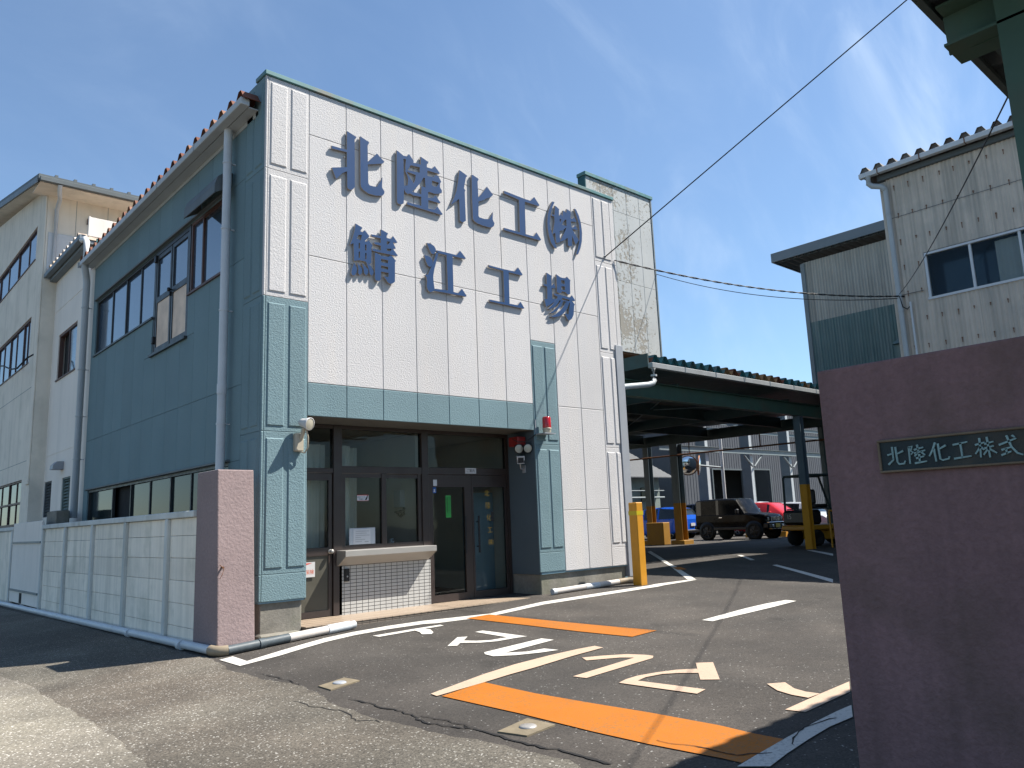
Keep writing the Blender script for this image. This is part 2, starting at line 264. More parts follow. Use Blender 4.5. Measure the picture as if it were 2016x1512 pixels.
M['roof_grey'] = ribroof('grey_folded_roof', 1, .312, [(.14, .13, .12), (.17, .16, .15), (.12, .11, .10)])
# tiles with dark joints
def tiles(name, col, joint, w, h, axis='XZ', off=0):
    m = mat(name, col, .35, .05, 3, spec=.45); t, p, l = nodes(m); old = p.inputs['Base Color'].links[0].from_socket; tx = N(t, 'ShaderNodeTexCoord')
    sp = N(t, 'ShaderNodeSeparateXYZ'); l(tx.outputs['Object'], sp.inputs[0]); cb = N(t, 'ShaderNodeCombineXYZ'); l(sp.outputs[0], cb.inputs[0]); l(sp.outputs[2 if axis == 'XZ' else 1], cb.inputs[1])
    br = N(t, 'ShaderNodeTexBrick'); br.offset = off; br.inputs['Scale'].default_value = 1; br.inputs['Brick Width'].default_value = w; br.inputs['Row Height'].default_value = h; br.inputs['Mortar Size'].default_value = .0045; br.inputs['Mortar Smooth'].default_value = .2
    l(cb.outputs[0], br.inputs['Vector']); mx = N(t, 'ShaderNodeMix', data_type='RGBA'); l(br.outputs['Fac'], mx.inputs[0]); l(old, mx.inputs[6]); mx.inputs[7].default_value = (*joint, 1); l(mx.outputs[2], p.inputs['Base Color'])
    bu = N(t, 'ShaderNodeBump'); bu.inputs['Distance'].default_value = .003; bu.invert = True; l(br.outputs['Fac'], bu.inputs['Height']); l(bu.outputs[0], p.inputs['Normal']); return m
M['wall_tile'] = tiles('white_wall_tiles', (0.434, 0.428, 0.409), (.05, .05, .05), .1, .05)
M['step_tile'] = tiles('beige_step_tiles', (0.36, 0.279, 0.205), (.12, .09, .07), .12, .6, 'XY')
M['step_face'] = tiles('step_riser_tiles', (0.195, 0.163, 0.13), (.05, .04, .035), .12, .025)
LETTERS = {'north':[([(5.494,7.261),(5.649,7.218),(5.647,7.196),(5.621,7.169),(5.621,6.413),(5.581,6.367),(5.543,6.35),(5.506,6.362),(5.494,6.39),(5.492,6.627),(5.415,6.576),(5.314,6.458),(5.244,6.614),(5.49,6.69),(5.49,6.925),(5.243,6.909),(5.241,6.953),(5.49,6.961)],[]),([(5.715,7.248),(5.861,7.204),(5.87,7.19),(5.843,7.141),(5.844,6.878),(6.006,7.06),(6.137,6.961),(6.102,6.923),(5.845,6.836),(5.849,6.542),(5.873,6.512),(5.938,6.51),(6.0,6.522),(6.027,6.574),(6.063,6.62),(6.098,6.699),(6.089,6.534),(6.132,6.481),(6.128,6.447),(6.087,6.4),(5.972,6.374),(5.85,6.374),(5.764,6.407),(5.726,6.445),(5.716,6.49)],[])],'land':[([(6.364,7.224),(6.487,7.169),(6.548,7.175),(6.594,7.229),(6.683,7.134),(6.67,7.109),(6.815,7.113),(6.818,7.251),(6.964,7.204),(6.959,7.176),(6.934,7.156),(6.934,7.105),(7.031,7.107),(7.091,7.17),(7.191,7.074),(7.175,7.057),(6.941,7.051),(6.939,6.96),(7.058,6.972),(7.104,7.019),(7.159,7.017),(7.215,6.931),(7.191,6.905),(7.184,6.834),(7.223,6.784),(7.217,6.743),(7.15,6.709),(7.07,6.692),(6.961,6.697),(6.946,6.676),(6.942,6.591),(7.028,6.606),(7.094,6.668),(7.191,6.569),(7.171,6.555),(6.948,6.554),(6.942,6.413),(7.058,6.418),(7.124,6.488),(7.229,6.382),(7.201,6.364),(6.537,6.379),(6.548,6.418),(6.809,6.422),(6.812,6.57),(6.664,6.556),(6.602,6.573),(6.555,6.553),(6.513,6.571),(6.489,6.626),(6.479,6.38),(6.43,6.345),(6.37,6.349),(6.355,6.382)],[[(6.486,7.118),(6.536,7.12),(6.521,7.024),(6.519,6.914),(6.556,6.849),(6.569,6.794),(6.556,6.694),(6.49,6.668)],[(6.621,7.048),(6.795,7.064),(6.792,6.97),(6.563,6.951)],[(6.543,6.921),(6.714,6.91),(6.703,6.831),(6.673,6.759),(6.635,6.804),(6.571,6.878)],[(6.864,6.909),(6.89,6.912),(6.899,6.753),(6.821,6.749),(6.813,6.616),(6.641,6.613),(6.719,6.701),(6.808,6.809)],[(7.028,6.903),(7.166,6.905),(7.15,6.868),(7.113,6.819),(7.048,6.815),(7.024,6.838)]])],'change':[([(7.598,7.246),(7.765,7.189),(7.729,7.152),(7.682,6.95),(7.713,6.913),(7.696,6.892),(7.701,6.383),(7.665,6.359),(7.62,6.34),(7.577,6.362),(7.574,6.683),(7.571,6.735),(7.505,6.674),(7.411,6.597),(7.396,6.589),(7.468,6.729),(7.521,6.849),(7.561,7.033)],[]),([(7.853,7.234),(7.883,7.239),(7.999,7.204),(8.002,7.183),(7.979,7.151),(7.985,6.863),(8.088,6.982),(8.185,7.11),(8.316,6.996),(8.263,6.943),(8.167,6.893),(8.082,6.837),(7.986,6.792),(7.975,6.531),(7.997,6.515),(8.099,6.511),(8.193,6.529),(8.248,6.592),(8.297,6.678),(8.287,6.543),(8.325,6.484),(8.309,6.438),(8.27,6.4),(8.207,6.386),(8.073,6.384),(7.951,6.397),(7.881,6.422),(7.853,6.456),(7.847,6.819)],[])],'work':[([(8.573,7.141),(8.897,7.123),(9.042,7.116),(9.201,7.116),(9.3,7.213),(9.422,7.09),(9.404,7.065),(9.069,7.063),(9.06,7.056),(9.041,6.455),(9.242,6.457),(9.316,6.546),(9.424,6.436),(9.401,6.412),(8.537,6.415),(8.539,6.456),(8.909,6.457),(8.918,7.062),(8.577,7.093)],[])],'open':[([(9.761,7.246),(9.818,7.247),(9.753,7.129),(9.713,7.026),(9.682,6.9),(9.669,6.788),(9.684,6.683),(9.727,6.575),(9.775,6.452),(9.819,6.357),(9.751,6.355),(9.673,6.439),(9.63,6.546),(9.606,6.682),(9.604,6.815),(9.623,6.945),(9.665,7.065),(9.717,7.171)],[])],'close':[([(10.342,7.251),(10.389,7.248),(10.464,7.131),(10.507,6.993),(10.524,6.822),(10.503,6.635),(10.456,6.496),(10.38,6.355),(10.319,6.339),(10.383,6.48),(10.436,6.621),(10.456,6.798),(10.445,6.969),(10.401,7.098),(10.371,7.17)],[])],'stock':[([(9.825,7.181),(9.934,7.14),(9.923,7.116),(9.92,7.0),(9.97,7.059),(10.008,7.021),(10.034,7.139),(10.119,7.112),(10.137,7.194),(10.246,7.165),(10.236,7.137),(10.23,7.031),(10.277,7.03),(10.322,7.079),(10.388,7.008),(10.369,6.991),(10.232,6.971),(10.232,6.864),(10.276,6.857),(10.346,6.92),(10.4,6.855),(10.393,6.84),(10.25,6.82),(10.414,6.651),(10.419,6.634),(10.342,6.553),(10.317,6.543),(10.261,6.66),(10.247,6.704),(10.225,6.49),(10.141,6.459),(10.119,6.484),(10.119,6.628),(10.032,6.559),(9.914,6.503),(9.831,6.456),(9.809,6.464),(9.794,6.649),(9.717,6.598),(9.745,6.68),(9.791,6.859),(9.793,6.961),(9.73,6.958),(9.721,6.986),(9.801,6.997)],[[(9.928,6.951),(9.974,6.953),(9.94,6.877),(9.93,6.892)],[(10.074,6.968),(10.109,6.972),(10.105,6.847),(9.984,6.849),(10.01,6.894)],[(9.917,6.711),(9.999,6.738),(10.073,6.806),(10.097,6.807),(10.031,6.694),(9.966,6.595),(9.915,6.516),(9.912,6.633)]])],'fish':[([(5.631,5.853),(5.745,5.814),(5.71,5.755),(5.74,5.743),(5.783,5.786),(5.862,5.711),(5.842,5.68),(5.775,5.615),(5.811,5.611),(5.846,5.644),(5.918,5.575),(5.896,5.555),(5.89,5.305),(5.859,5.276),(5.817,5.283),(5.792,5.305),(5.686,5.304),(5.603,5.279),(5.594,5.544),(5.538,5.51),(5.576,5.61),(5.618,5.758)],[[(5.68,5.69),(5.735,5.699),(5.714,5.609),(5.647,5.629)],[(5.68,5.571),(5.702,5.569),(5.7,5.483),(5.677,5.482)],[(5.785,5.566),(5.811,5.564),(5.81,5.475),(5.785,5.477)],[(5.679,5.436),(5.702,5.437),(5.699,5.341),(5.678,5.34)],[(5.788,5.436),(5.811,5.437),(5.809,5.351),(5.788,5.328)]]),([(5.599,5.252),(5.648,5.174),(5.644,5.12),(5.614,5.062),(5.573,5.054),(5.553,5.088),(5.57,5.159),(5.592,5.216)],[]),([(5.653,5.259),(5.665,5.25),(5.732,5.183),(5.731,5.122),(5.693,5.08),(5.669,5.102),(5.673,5.171)],[]),([(5.732,5.267),(5.741,5.265),(5.833,5.194),(5.837,5.141),(5.799,5.096),(5.769,5.117),(5.757,5.187)],[]),([(5.808,5.286),(5.876,5.257),(5.927,5.174),(5.918,5.141),(5.892,5.106),(5.862,5.123),(5.846,5.189)],[]),([(6.06,5.86),(6.184,5.823),(6.157,5.777),(6.159,5.746),(6.232,5.746),(6.273,5.801),(6.349,5.715),(6.321,5.701),(6.267,5.698),(6.318,5.614),(6.302,5.605),(6.257,5.6),(6.279,5.584),(6.353,5.508),(6.336,5.497),(5.909,5.492),(5.913,5.528),(6.056,5.526),(6.053,5.6),(5.944,5.604),(5.938,5.634),(6.053,5.644),(6.054,5.715),(5.891,5.714),(5.894,5.744),(6.057,5.753)],[[(6.158,5.694),(6.222,5.7),(6.182,5.647),(6.157,5.638)],[(6.157,5.579),(6.248,5.594),(6.216,5.544),(6.156,5.543)]]),([(5.947,5.472),(5.995,5.466),(6.051,5.447),(6.179,5.451),(6.228,5.487),(6.317,5.417),(6.299,5.394),(6.294,5.089),(6.258,5.056),(6.204,5.038),(6.16,5.062),(6.126,5.11),(6.091,5.131),(6.179,5.139),(6.184,5.203),(6.053,5.201),(6.047,5.08),(6.012,5.047),(5.96,5.049),(5.947,5.077)],[[(6.055,5.397),(6.178,5.398),(6.173,5.349),(6.054,5.346)],[(6.054,5.295),(6.177,5.295),(6.176,5.252),(6.053,5.248)]])],'river':[([(6.899,5.829),(6.979,5.833),(7.043,5.805),(7.074,5.761),(7.067,5.714),(7.028,5.67),(6.986,5.674),(6.95,5.726)],[]),([(6.846,5.616),(6.92,5.62),(6.973,5.599),(7.009,5.547),(6.991,5.48),(6.958,5.447),(6.916,5.457),(6.881,5.513)],[]),([(7.121,5.712),(7.085,5.59),(7.032,5.416),(7.008,5.303),(7.016,5.196),(7.029,5.108),(7.012,5.065),(6.948,5.036),(6.901,5.06),(6.881,5.119),(6.889,5.2),(6.88,5.27),(6.849,5.296),(6.907,5.311),(6.969,5.44),(7.037,5.589),(7.078,5.707)],[]),([(7.074,5.743),(7.106,5.748),(7.27,5.749),(7.482,5.747),(7.559,5.838),(7.673,5.734),(7.658,5.716),(7.408,5.715),(7.4,5.708),(7.402,5.118),(7.495,5.115),(7.576,5.2),(7.669,5.094),(7.652,5.082),(7.018,5.071),(7.035,5.109),(7.289,5.122),(7.28,5.707),(7.127,5.706)],[])],'work2':[([(8.165,5.72),(8.183,5.712),(8.478,5.706),(8.744,5.712),(8.829,5.803),(8.931,5.692),(8.91,5.671),(8.608,5.672),(8.599,5.115),(8.783,5.117),(8.857,5.19),(8.94,5.087),(8.916,5.077),(8.155,5.084),(8.154,5.117),(8.486,5.118),(8.483,5.672),(8.164,5.684)],[])],'place':[([(9.521,5.837),(9.646,5.799),(9.63,5.759),(9.636,5.617),(9.688,5.668),(9.732,5.607),(9.718,5.586),(9.633,5.568),(9.632,5.366),(9.766,5.388),(9.69,5.33),(9.605,5.272),(9.47,5.199),(9.434,5.33),(9.509,5.346),(9.517,5.577),(9.43,5.581),(9.426,5.606),(9.512,5.615)],[]),([(9.767,5.852),(9.858,5.816),(9.92,5.812),(10.004,5.82),(10.039,5.857),(10.135,5.797),(10.117,5.775),(10.105,5.542),(10.056,5.515),(10.015,5.527),(9.985,5.553),(9.896,5.553),(9.857,5.516),(9.825,5.507),(9.764,5.515),(9.764,5.696)],[[(9.885,5.764),(9.975,5.772),(9.97,5.702),(9.881,5.702)],[(9.884,5.649),(9.977,5.658),(9.972,5.585),(9.879,5.58)]]),([(9.68,5.48),(9.875,5.477),(10.09,5.471),(10.146,5.523),(10.23,5.433),(10.208,5.422),(10.138,5.414),(10.219,5.35),(10.191,5.331),(10.167,5.163),(10.119,5.08),(10.057,5.035),(10.01,5.03),(9.972,5.089),(9.924,5.138),(10.028,5.142),(10.08,5.34),(10.077,5.378),(9.805,5.368),(9.755,5.386),(9.769,5.433),(9.683,5.449)],[[(9.898,5.432),(10.08,5.42),(10.074,5.4),(9.858,5.384)]]),([(9.768,5.418),(9.851,5.432),(9.782,5.323),(9.673,5.223),(9.568,5.173),(9.508,5.168),(9.614,5.251),(9.712,5.349)],[]),([(9.858,5.388),(9.909,5.373),(9.839,5.264),(9.73,5.165),(9.614,5.103),(9.548,5.093),(9.659,5.169),(9.756,5.251),(9.824,5.337)],[]),([(9.971,5.36),(10.078,5.385),(10.006,5.26),(9.914,5.148),(9.784,5.069),(9.639,5.029),(9.564,5.032),(9.705,5.101),(9.835,5.196),(9.924,5.293)],[])]}
MARKS = {'edge_line':[(3.446,-0.879),(3.621,-0.807),(3.603,-1.219),(4.063,-0.977),(4.447,-0.792),(4.829,-0.623),(5.274,-0.527),(5.789,-0.504),(6.334,-0.56),(7.231,-0.869),(8.486,-0.632),(10.897,-0.767),(11.143,-0.732),(11.907,-0.846),(11.968,-1.003),(11.044,-0.986),(10.845,-1.018),(8.294,-0.875),(7.099,-1.085),(6.303,-0.908),(6.161,-0.802),(5.653,-0.748),(5.15,-0.771),(4.701,-0.892),(4.33,-1.055),(3.955,-1.239),(3.444,-1.416)],'side_line':[(11.936,-0.827),(13.058,0.215),(13.907,0.987),(14.919,1.949),(19.417,6.046),(20.019,6.382),(14.941,1.833),(14.088,0.999),(13.276,0.248),(11.993,-0.974)],'orange_bar_a':[(6.777,-0.92),(7.177,-0.933),(7.212,-2.094),(7.263,-3.004),(7.32,-3.718),(6.856,-3.741),(6.805,-2.974),(6.801,-2.008)],'orange_bar_b':[(3.944,-4.176),(4.465,-4.073),(4.46,-4.728),(4.506,-5.293),(4.56,-5.78),(4.591,-6.339),(4.571,-6.604),(4.58,-6.811),(4.049,-6.848),(4.047,-6.73),(3.994,-6.228),(3.976,-5.776),(3.981,-5.085)],'centre_line':[(3.932,-4.044),(4.009,-4.021),(4.661,-3.837),(5.112,-3.753),(5.61,-3.721),(6.006,-3.73),(6.227,-3.762),(6.205,-3.898),(5.711,-3.933),(5.141,-4.012),(4.804,-4.039),(4.45,-4.09),(3.917,-4.146)],'dash':[(8.193,-3.72),(9.274,-3.641),(9.803,-3.638),(10.231,-3.69),(10.203,-3.862),(9.551,-3.887),(8.94,-3.887),(8.183,-3.877)],'bottom_line':[(3.976,-6.862),(4.246,-6.837),(4.62,-6.807),(5.027,-6.782),(5.342,-6.772),(5.552,-6.777),(5.276,-6.914),(4.979,-6.901),(4.66,-6.925),(4.346,-6.959),(4.09,-6.999)],'yard_line':[(14.977,-0.753),(15.115,-0.78),(12.863,-3.082),(12.414,-3.301)],'yard_dash':[(17.75,1.828),(17.75,1.694),(16.15,0.348),(16.071,0.418)],'yard_line_b':[(19.811,1.042),(19.859,0.908),(18.437,-0.361),(17.733,-0.705)],'to_a_bar':[(5.186,-6.479),(5.213,-6.616),(5.554,-6.608),(5.906,-6.603),(6.208,-6.457),(5.729,-6.462)],'to_a_arm':[(5.776,-5.995),(5.898,-6.084),(5.762,-6.236),(5.72,-6.35),(5.726,-6.462),(5.567,-6.452),(5.577,-6.314),(5.631,-6.169)],'ma_a_head':[(6.121,-5.084),(6.227,-5.196),(5.696,-5.617),(5.598,-5.496)],'ma_a':[(5.92,-5.239),(5.788,-5.119),(5.596,-5.038),(5.408,-4.989),(5.252,-4.995),(5.121,-5.03),(5.195,-5.746),(5.346,-5.719),(5.27,-5.108),(5.408,-5.08),(5.587,-5.12),(5.699,-5.214),(5.792,-5.346)],'re_a':[(5.715,-4.061),(5.88,-4.15),(6.088,-4.313),(6.159,-4.482),(6.162,-4.573),(6.075,-4.633),(5.097,-4.688),(5.077,-4.549),(5.994,-4.477),(5.924,-4.362),(5.64,-4.186)],'re_b':[(6.245,-2.942),(6.259,-3.128),(5.456,-3.23),(5.624,-3.378),(5.839,-3.405),(5.87,-3.59),(5.674,-3.534),(5.433,-3.417),(5.265,-3.266),(5.287,-3.107),(5.347,-3.024)],'ma_b':[(5.353,-2.391),(5.765,-2.036),(5.862,-2.105),(5.67,-2.274),(5.739,-2.417),(5.857,-2.522),(6.085,-2.551),(6.121,-1.922),(6.24,-1.925),(6.253,-2.701),(6.071,-2.664),(5.854,-2.647),(5.691,-2.549),(5.552,-2.362),(5.425,-2.473)],'to_b_bar':[(5.251,-1.028),(5.857,-1.047),(6.238,-1.069),(6.213,-1.179),(5.903,-1.165),(5.772,-1.169),(5.26,-1.171)],'to_b_arm':[(5.772,-1.169),(5.903,-1.165),(5.932,-1.275),(5.823,-1.49),(5.73,-1.583),(5.651,-1.491),(5.73,-1.336)],'marker_a':[(3.486,-2.986),(3.807,-2.876),(3.833,-3.103),(3.483,-3.215)],'marker_b':[(3.574,-5.292),(3.918,-5.213),(3.93,-5.482),(3.633,-5.518)],'crack_a':[(3.436,-3.613),(3.439,-3.803),(3.463,-3.943),(3.426,-4.033),(3.458,-4.142),(3.472,-4.294),(3.462,-4.439),(3.436,-4.53),(3.414,-4.736),(3.445,-4.86),(3.484,-5.047),(3.531,-4.998),(3.524,-5.204),(3.526,-5.333),(3.521,-5.546),(3.535,-5.702),(3.556,-5.807),(3.578,-5.931),(3.574,-6.03),(3.569,-6.126),(3.577,-6.207),(3.569,-6.301),(3.557,-6.353)],'crack_b':[(3.436,-4.53),(3.492,-4.54),(3.532,-4.743),(3.549,-4.966),(3.532,-5.239)],'crack_c':[(3.41,-1.897),(3.423,-2.181),(3.443,-2.462),(3.423,-2.671),(3.411,-2.883)],'crack_d':[(3.105,-3.284),(3.105,-3.432),(3.105,-3.574),(3.162,-3.786),(3.199,-3.936),(3.166,-4.055),(3.115,-4.264),(3.217,-4.366),(3.13,-4.541)],'crack_e':[(4.063,-6.223),(4.073,-6.259),(4.092,-6.372),(4.14,-6.462),(4.141,-6.562),(4.128,-6.63),(4.136,-6.701),(4.125,-6.759),(4.212,-6.803),(4.302,-6.886),(4.406,-6.953)],'crack_f':[(4.503,-6.927),(4.551,-6.878),(4.634,-6.847),(4.818,-6.795),(4.984,-6.804),(5.193,-6.834),(5.324,-6.892)],'street_edge':[(3.296,-1.429),(3.323,-2.253),(3.419,-2.868),(3.261,-3.687),(3.236,-4.184),(3.275,-4.659),(3.338,-5.157),(3.421,-5.569),(3.457,-6.068),(3.381,-6.374)],'patch_edge':[(1.542,1.473),(1.722,0.779),(1.823,-0.098),(1.776,-1.127),(1.787,-1.935),(1.782,-2.474),(1.767,-3.423),(1.702,-4.359)]}
PLATE = [[(-7.7964,1.7581),(-7.818,1.7632)],[(-7.822,1.7966),(-7.8221,1.7752),(-7.8223,1.7365)],[(-7.7964,1.7097),(-7.8237,1.7326)],[(-7.8388,1.795),(-7.8396,1.7544),(-7.841,1.7196),(-7.8489,1.7075),(-7.8732,1.7086),(-7.8802,1.7202)],[(-7.8735,1.7725),(-7.8461,1.7615)],[(-7.9049,1.7868),(-7.9039,1.7487),(-7.9025,1.707)],[(-7.9031,1.7877),(-7.9222,1.7935),(-7.9119,1.769),(-7.9238,1.7622),(-7.9127,1.7518)],[(-7.9462,1.7962),(-7.9494,1.7637)],[(-7.9307,1.7737),(-7.9733,1.7822)],[(-7.9296,1.756),(-7.9803,1.7665)],[(-7.9431,1.7567),(-7.9304,1.7419)],[(-7.9617,1.7607),(-7.9776,1.7442)],[(-7.9362,1.73),(-7.9713,1.7372)],[(-7.9512,1.7484),(-7.9501,1.7108)],[(-7.9278,1.7058),(-7.9825,1.7119)],[(-8.0322,1.799),(-8.0174,1.7649),(-7.9997,1.7366)],[(-8.0241,1.7681),(-8.0263,1.738),(-8.0279,1.7082)],[(-8.0453,1.7921),(-8.0467,1.7474),(-8.0482,1.7176),(-8.0595,1.7108),(-8.0877,1.7161),(-8.0905,1.7251)],[(-8.0787,1.7814),(-8.0528,1.7683)],[(-8.1146,1.7809),(-8.1778,1.7893)],[(-8.1473,1.7858),(-8.1482,1.7529),(-8.1488,1.7183)],[(-8.1128,1.7133),(-8.1888,1.7202)],[(-8.2134,1.7713),(-8.2518,1.779)],[(-8.2335,1.8006),(-8.2326,1.7558),(-8.2301,1.7113)],[(-8.2337,1.7593),(-8.2097,1.7292)],[(-8.2376,1.7571),(-8.2474,1.7455)],[(-8.254,1.7716),(-8.2902,1.7795)],[(-8.2513,1.7505),(-8.2892,1.7593)],[(-8.2661,1.8026),(-8.2676,1.7525),(-8.2689,1.708)],[(-8.2672,1.749),(-8.2445,1.7225)],[(-8.2717,1.7468),(-8.299,1.7255)],[(-8.3148,1.7615),(-8.386,1.7848)],[(-8.3496,1.8009),(-8.3642,1.7469),(-8.3847,1.7171),(-8.4048,1.7084)],[(-8.3727,1.8002),(-8.3809,1.7924)],[(-8.3226,1.7374),(-8.3578,1.7457)],[(-8.3401,1.7404),(-8.3418,1.7175)],[(-8.3194,1.7131),(-8.3584,1.7264)]]

# ------------------------------------------------------------------ mesh helpers
ORG = {}
class MB:
    """collects shapes; build() links them as ONE mesh object"""
    def __init__(s): s.v = []; s.f = []; s.m = []; s.sm = []
    def add(s, vs, fs, mi=0, smooth=False):
        b = len(s.v); s.v += [tuple(q) for q in vs]
        for f in fs: s.f.append(tuple(b+i for i in f)); s.m.append(mi); s.sm.append(smooth)
        return s
    def box(s, x0, x1, y0, y1, z0, z1, mi=0, c=0):
        x0, x1 = sorted((x0, x1)); y0, y1 = sorted((y0, y1)); z0, z1 = sorted((z0, z1))
        if c <= 0:
            vs = [(x, y, z) for x in (x0, x1) for y in (y0, y1) for z in (z0, z1)]
            return s.add(vs, [(0, 1, 3, 2), (4, 6, 7, 5), (0, 4, 5, 1), (2, 3, 7, 6), (0, 2, 6, 4), (1, 5, 7, 3)], mi)
        c = min(c, (x1-x0)*.45, (y1-y0)*.45, (z1-z0)*.45)
        bm = bmesh.new(); bmesh.ops.create_cube(bm, size=1)
        for v in bm.verts: v.co = ((x0+x1)/2+v.co.x*(x1-x0), (y0+y1)/2+v.co.y*(y1-y0), (z0+z1)/2+v.co.z*(z1-z0))
        bmesh.ops.bevel(bm, geom=bm.edges[:], offset=c, segments=1, affect='EDGES', profile=.5)
        bm.verts.index_update(); s.add([v.co for v in bm.verts], [[v.index for v in f.verts] for f in bm.faces], mi); bm.free(); return s
    def prism(s, poly, f0, f1, mi=0, holes=(), smi=None, caps=(1, 1)):
        """2D outline (with holes) swept between the planes f0(u,v) and f1(u,v)"""
        loops = [list(poly)] + [list(h) for h in holes]; flat = [p for L_ in loops for p in L_]
        tri = geometry.tessellate_polygon([[Vector((p[0], p[1], 0)) for p in L_] for L_ in loops]); n = len(flat)
        vs = [f0(*p) for p in flat] + [f1(*p) for p in flat]; fs = []
        if caps[0]: fs += [tuple(t) for t in tri]
        if caps[1]: fs += [tuple(n+i for i in t) for t in tri]
        s.add(vs, fs, mi); b = len(s.v)-len(vs); k = 0; smi = mi if smi is None else smi
        for L_ in loops:
            for i in range(len(L_)):
                j = (i+1) % len(L_); s.f.append((b+k+i, b+k+j, b+n+k+j, b+n+k+i)); s.m.append(smi); s.sm.append(False)
            k += len(L_)
        return s
    def tube(s, pts, r, seg=10, mi=0, cap=True):
        pts = [Vector(p) for p in pts]; rs = r if isinstance(r, (list, tuple)) else [r]*len(pts); rings = []
        for i, p in enumerate(pts):
            d = (pts[min(i+1, len(pts)-1)] - pts[max(i-1, 0)]).normalized(); a = d.cross(Vector((0, 0, 1)))
            if a.length < 1e-3: a = d.cross(Vector((1, 0, 0)))
            a.normalize(); b = d.cross(a); rings.append([p + (a*math.cos(2*math.pi*k/seg) + b*math.sin(2*math.pi*k/seg))*rs[i] for k in range(seg)])
        vs = [q for g_ in rings for q in g_]; fs = []
        for i in range(len(pts)-1):
            for k in range(seg): fs.append((i*seg+k, i*seg+(k+1) % seg, (i+1)*seg+(k+1) % seg, (i+1)*seg+k))
        s.add(vs, fs, mi, True)
        if cap: s.add(rings[0], [tuple(range(seg))], mi); s.add(rings[-1], [tuple(range(seg))], mi)
        return s
    def lathe(s, prof, origin, axis, seg=20, mi=0, smooth=True):
        """profile (r, h) turned about an axis through origin"""
        a = Vector(axis).normalized(); u = a.cross(Vector((0, 0, 1)))
        if u.length < 1e-3: u = Vector((1, 0, 0))
        u.normalize(); w = a.cross(u); o = Vector(origin); vs = []; fs = []
        for r, h in prof:
            for k in range(seg): t = 2*math.pi*k/seg; vs.append(o + a*h + (u*math.cos(t)+w*math.sin(t))*r)
        for i in range(len(prof)-1):
            for k in range(seg): fs.append((i*seg+k, i*seg+(k+1) % seg, (i+1)*seg+(k+1) % seg, (i+1)*seg+k))
        return s.add(vs, fs, mi, smooth)
    def build(s, name, mats, parent=None, local=False, loc=None, bevel=0):
        me = bpy.data.meshes.new(name); o0 = Vector((0, 0, 0))
        if parent is not None and not local: o0 = ORG[parent]
        if loc is not None: o0 = Vector(loc)
        me.from_pydata([tuple(Vector(v)-o0) for v in s.v], [], s.f)
        for m in (mats if isinstance(mats, (list, tuple)) else [mats]): me.materials.append(m)
        me.polygons.foreach_set('material_index', s.m); me.polygons.foreach_set('use_smooth', s.sm)
        bm = bmesh.new(); bm.from_mesh(me); bmesh.ops.delete(bm, geom=[v for v in bm.verts if not v.link_faces], context='VERTS'); bmesh.ops.recalc_face_normals(bm, faces=bm.faces[:]); bm.to_mesh(me); bm.free(); me.update()
        o = bpy.data.objects.new(name, me); COL.objects.link(o)
        if parent is not None: o.parent = parent
        else: o.location = o0
        ORG[o] = o0
        if bevel:
            b = o.modifiers.new('bevel', 'BEVEL'); b.width = bevel; b.segments = 2; b.limit_method = 'ANGLE'
        return o
def thing(name, label, cat, loc=(0, 0, 0), rz=0, group=None):
    o = bpy.data.objects.new(name, None); COL.objects.link(o); o.empty_display_size = .2
    o.location = loc; o.rotation_euler = (0, 0, rz); ORG[o] = Vector(loc); return tag(o, label, cat, group)
def tag(o, label, cat, group=None):
    o['label'] = label; o['category'] = cat
    if group: o['group'] = group
    return o
def structure(o): o['kind'] = 'structure'; return o
def text(string, size, spacing=1.0):
    c = bpy.data.curves.new('t', 'FONT'); c.body = string; c.size = size; c.align_x = 'CENTER'; c.align_y = 'CENTER'; c.space_character = spacing; c.resolution_u = 3
    o = bpy.data.objects.new('t', c); COL.objects.link(o); bpy.context.view_layer.update()
    me = bpy.data.meshes.new_from_object(o.evaluated_get(bpy.context.evaluated_depsgraph_get()))
    vs = [v.co.copy() for v in me.vertices]; fs = [tuple(p.vertices) for p in me.polygons]
    bpy.data.objects.remove(o); bpy.data.curves.remove(c); bpy.data.meshes.remove(me); return vs, fs
def put_text(mb, string, size, fn, mi=0, spacing=1.0):
    vs, fs = text(string, size, spacing); mb.add([fn(v.x, v.y) for v in vs], fs, mi)
def sub(rect, holes):
    """rectangle (u0,u1,v0,v1) minus rectangles"""
    out_ = [rect]
    for h in holes:
        nx = []
        for (a, b, c, d) in out_:
            if h[0] >= b-1e-6 or h[1] <= a+1e-6 or h[2] >= d-1e-6 or h[3] <= c+1e-6: nx.append((a, b, c, d)); continue
            if h[2] > c: nx.append((a, b, c, h[2]))
            if h[3] < d: nx.append((a, b, h[3], d))
            lo, hi = max(c, h[2]), min(d, h[3])
            if h[0] > a: nx.append((a, h[0], lo, hi))
            if h[1] < b: nx.append((h[1], b, lo, hi))
        out_ = nx
    return out_
def front(y0): return lambda u, v, w: (u, y0-w, v)          # wall facing -y, w = outwards
def leftw(x0): return lambda u, v, w: (x0-w, u, v)          # wall facing -x
def panel(mb, mp, u0, u1, v0, v1, w=0.0, g=.003, c=.007, d=.02, mi=0):
    """one wall panel with an open joint round it and chamfered edges"""
    q = lambda i, ww: [mp(u0+i, v0+i, ww), mp(u1-i, v0+i, ww), mp(u1-i, v1-i, ww), mp(u0+i, v1-i, ww)]
    vs = q(g, w-d) + q(g, w-c*.8) + q(g+c, w)
    fs = [(8, 9, 10, 11)] + [(k, (k+1) % 4, 4+(k+1) % 4, 4+k) for k in range(4)] + [(4+k, 4+(k+1) % 4, 8+(k+1) % 4, 8+k) for k in range(4)]
    mb.add(vs, fs, mi)
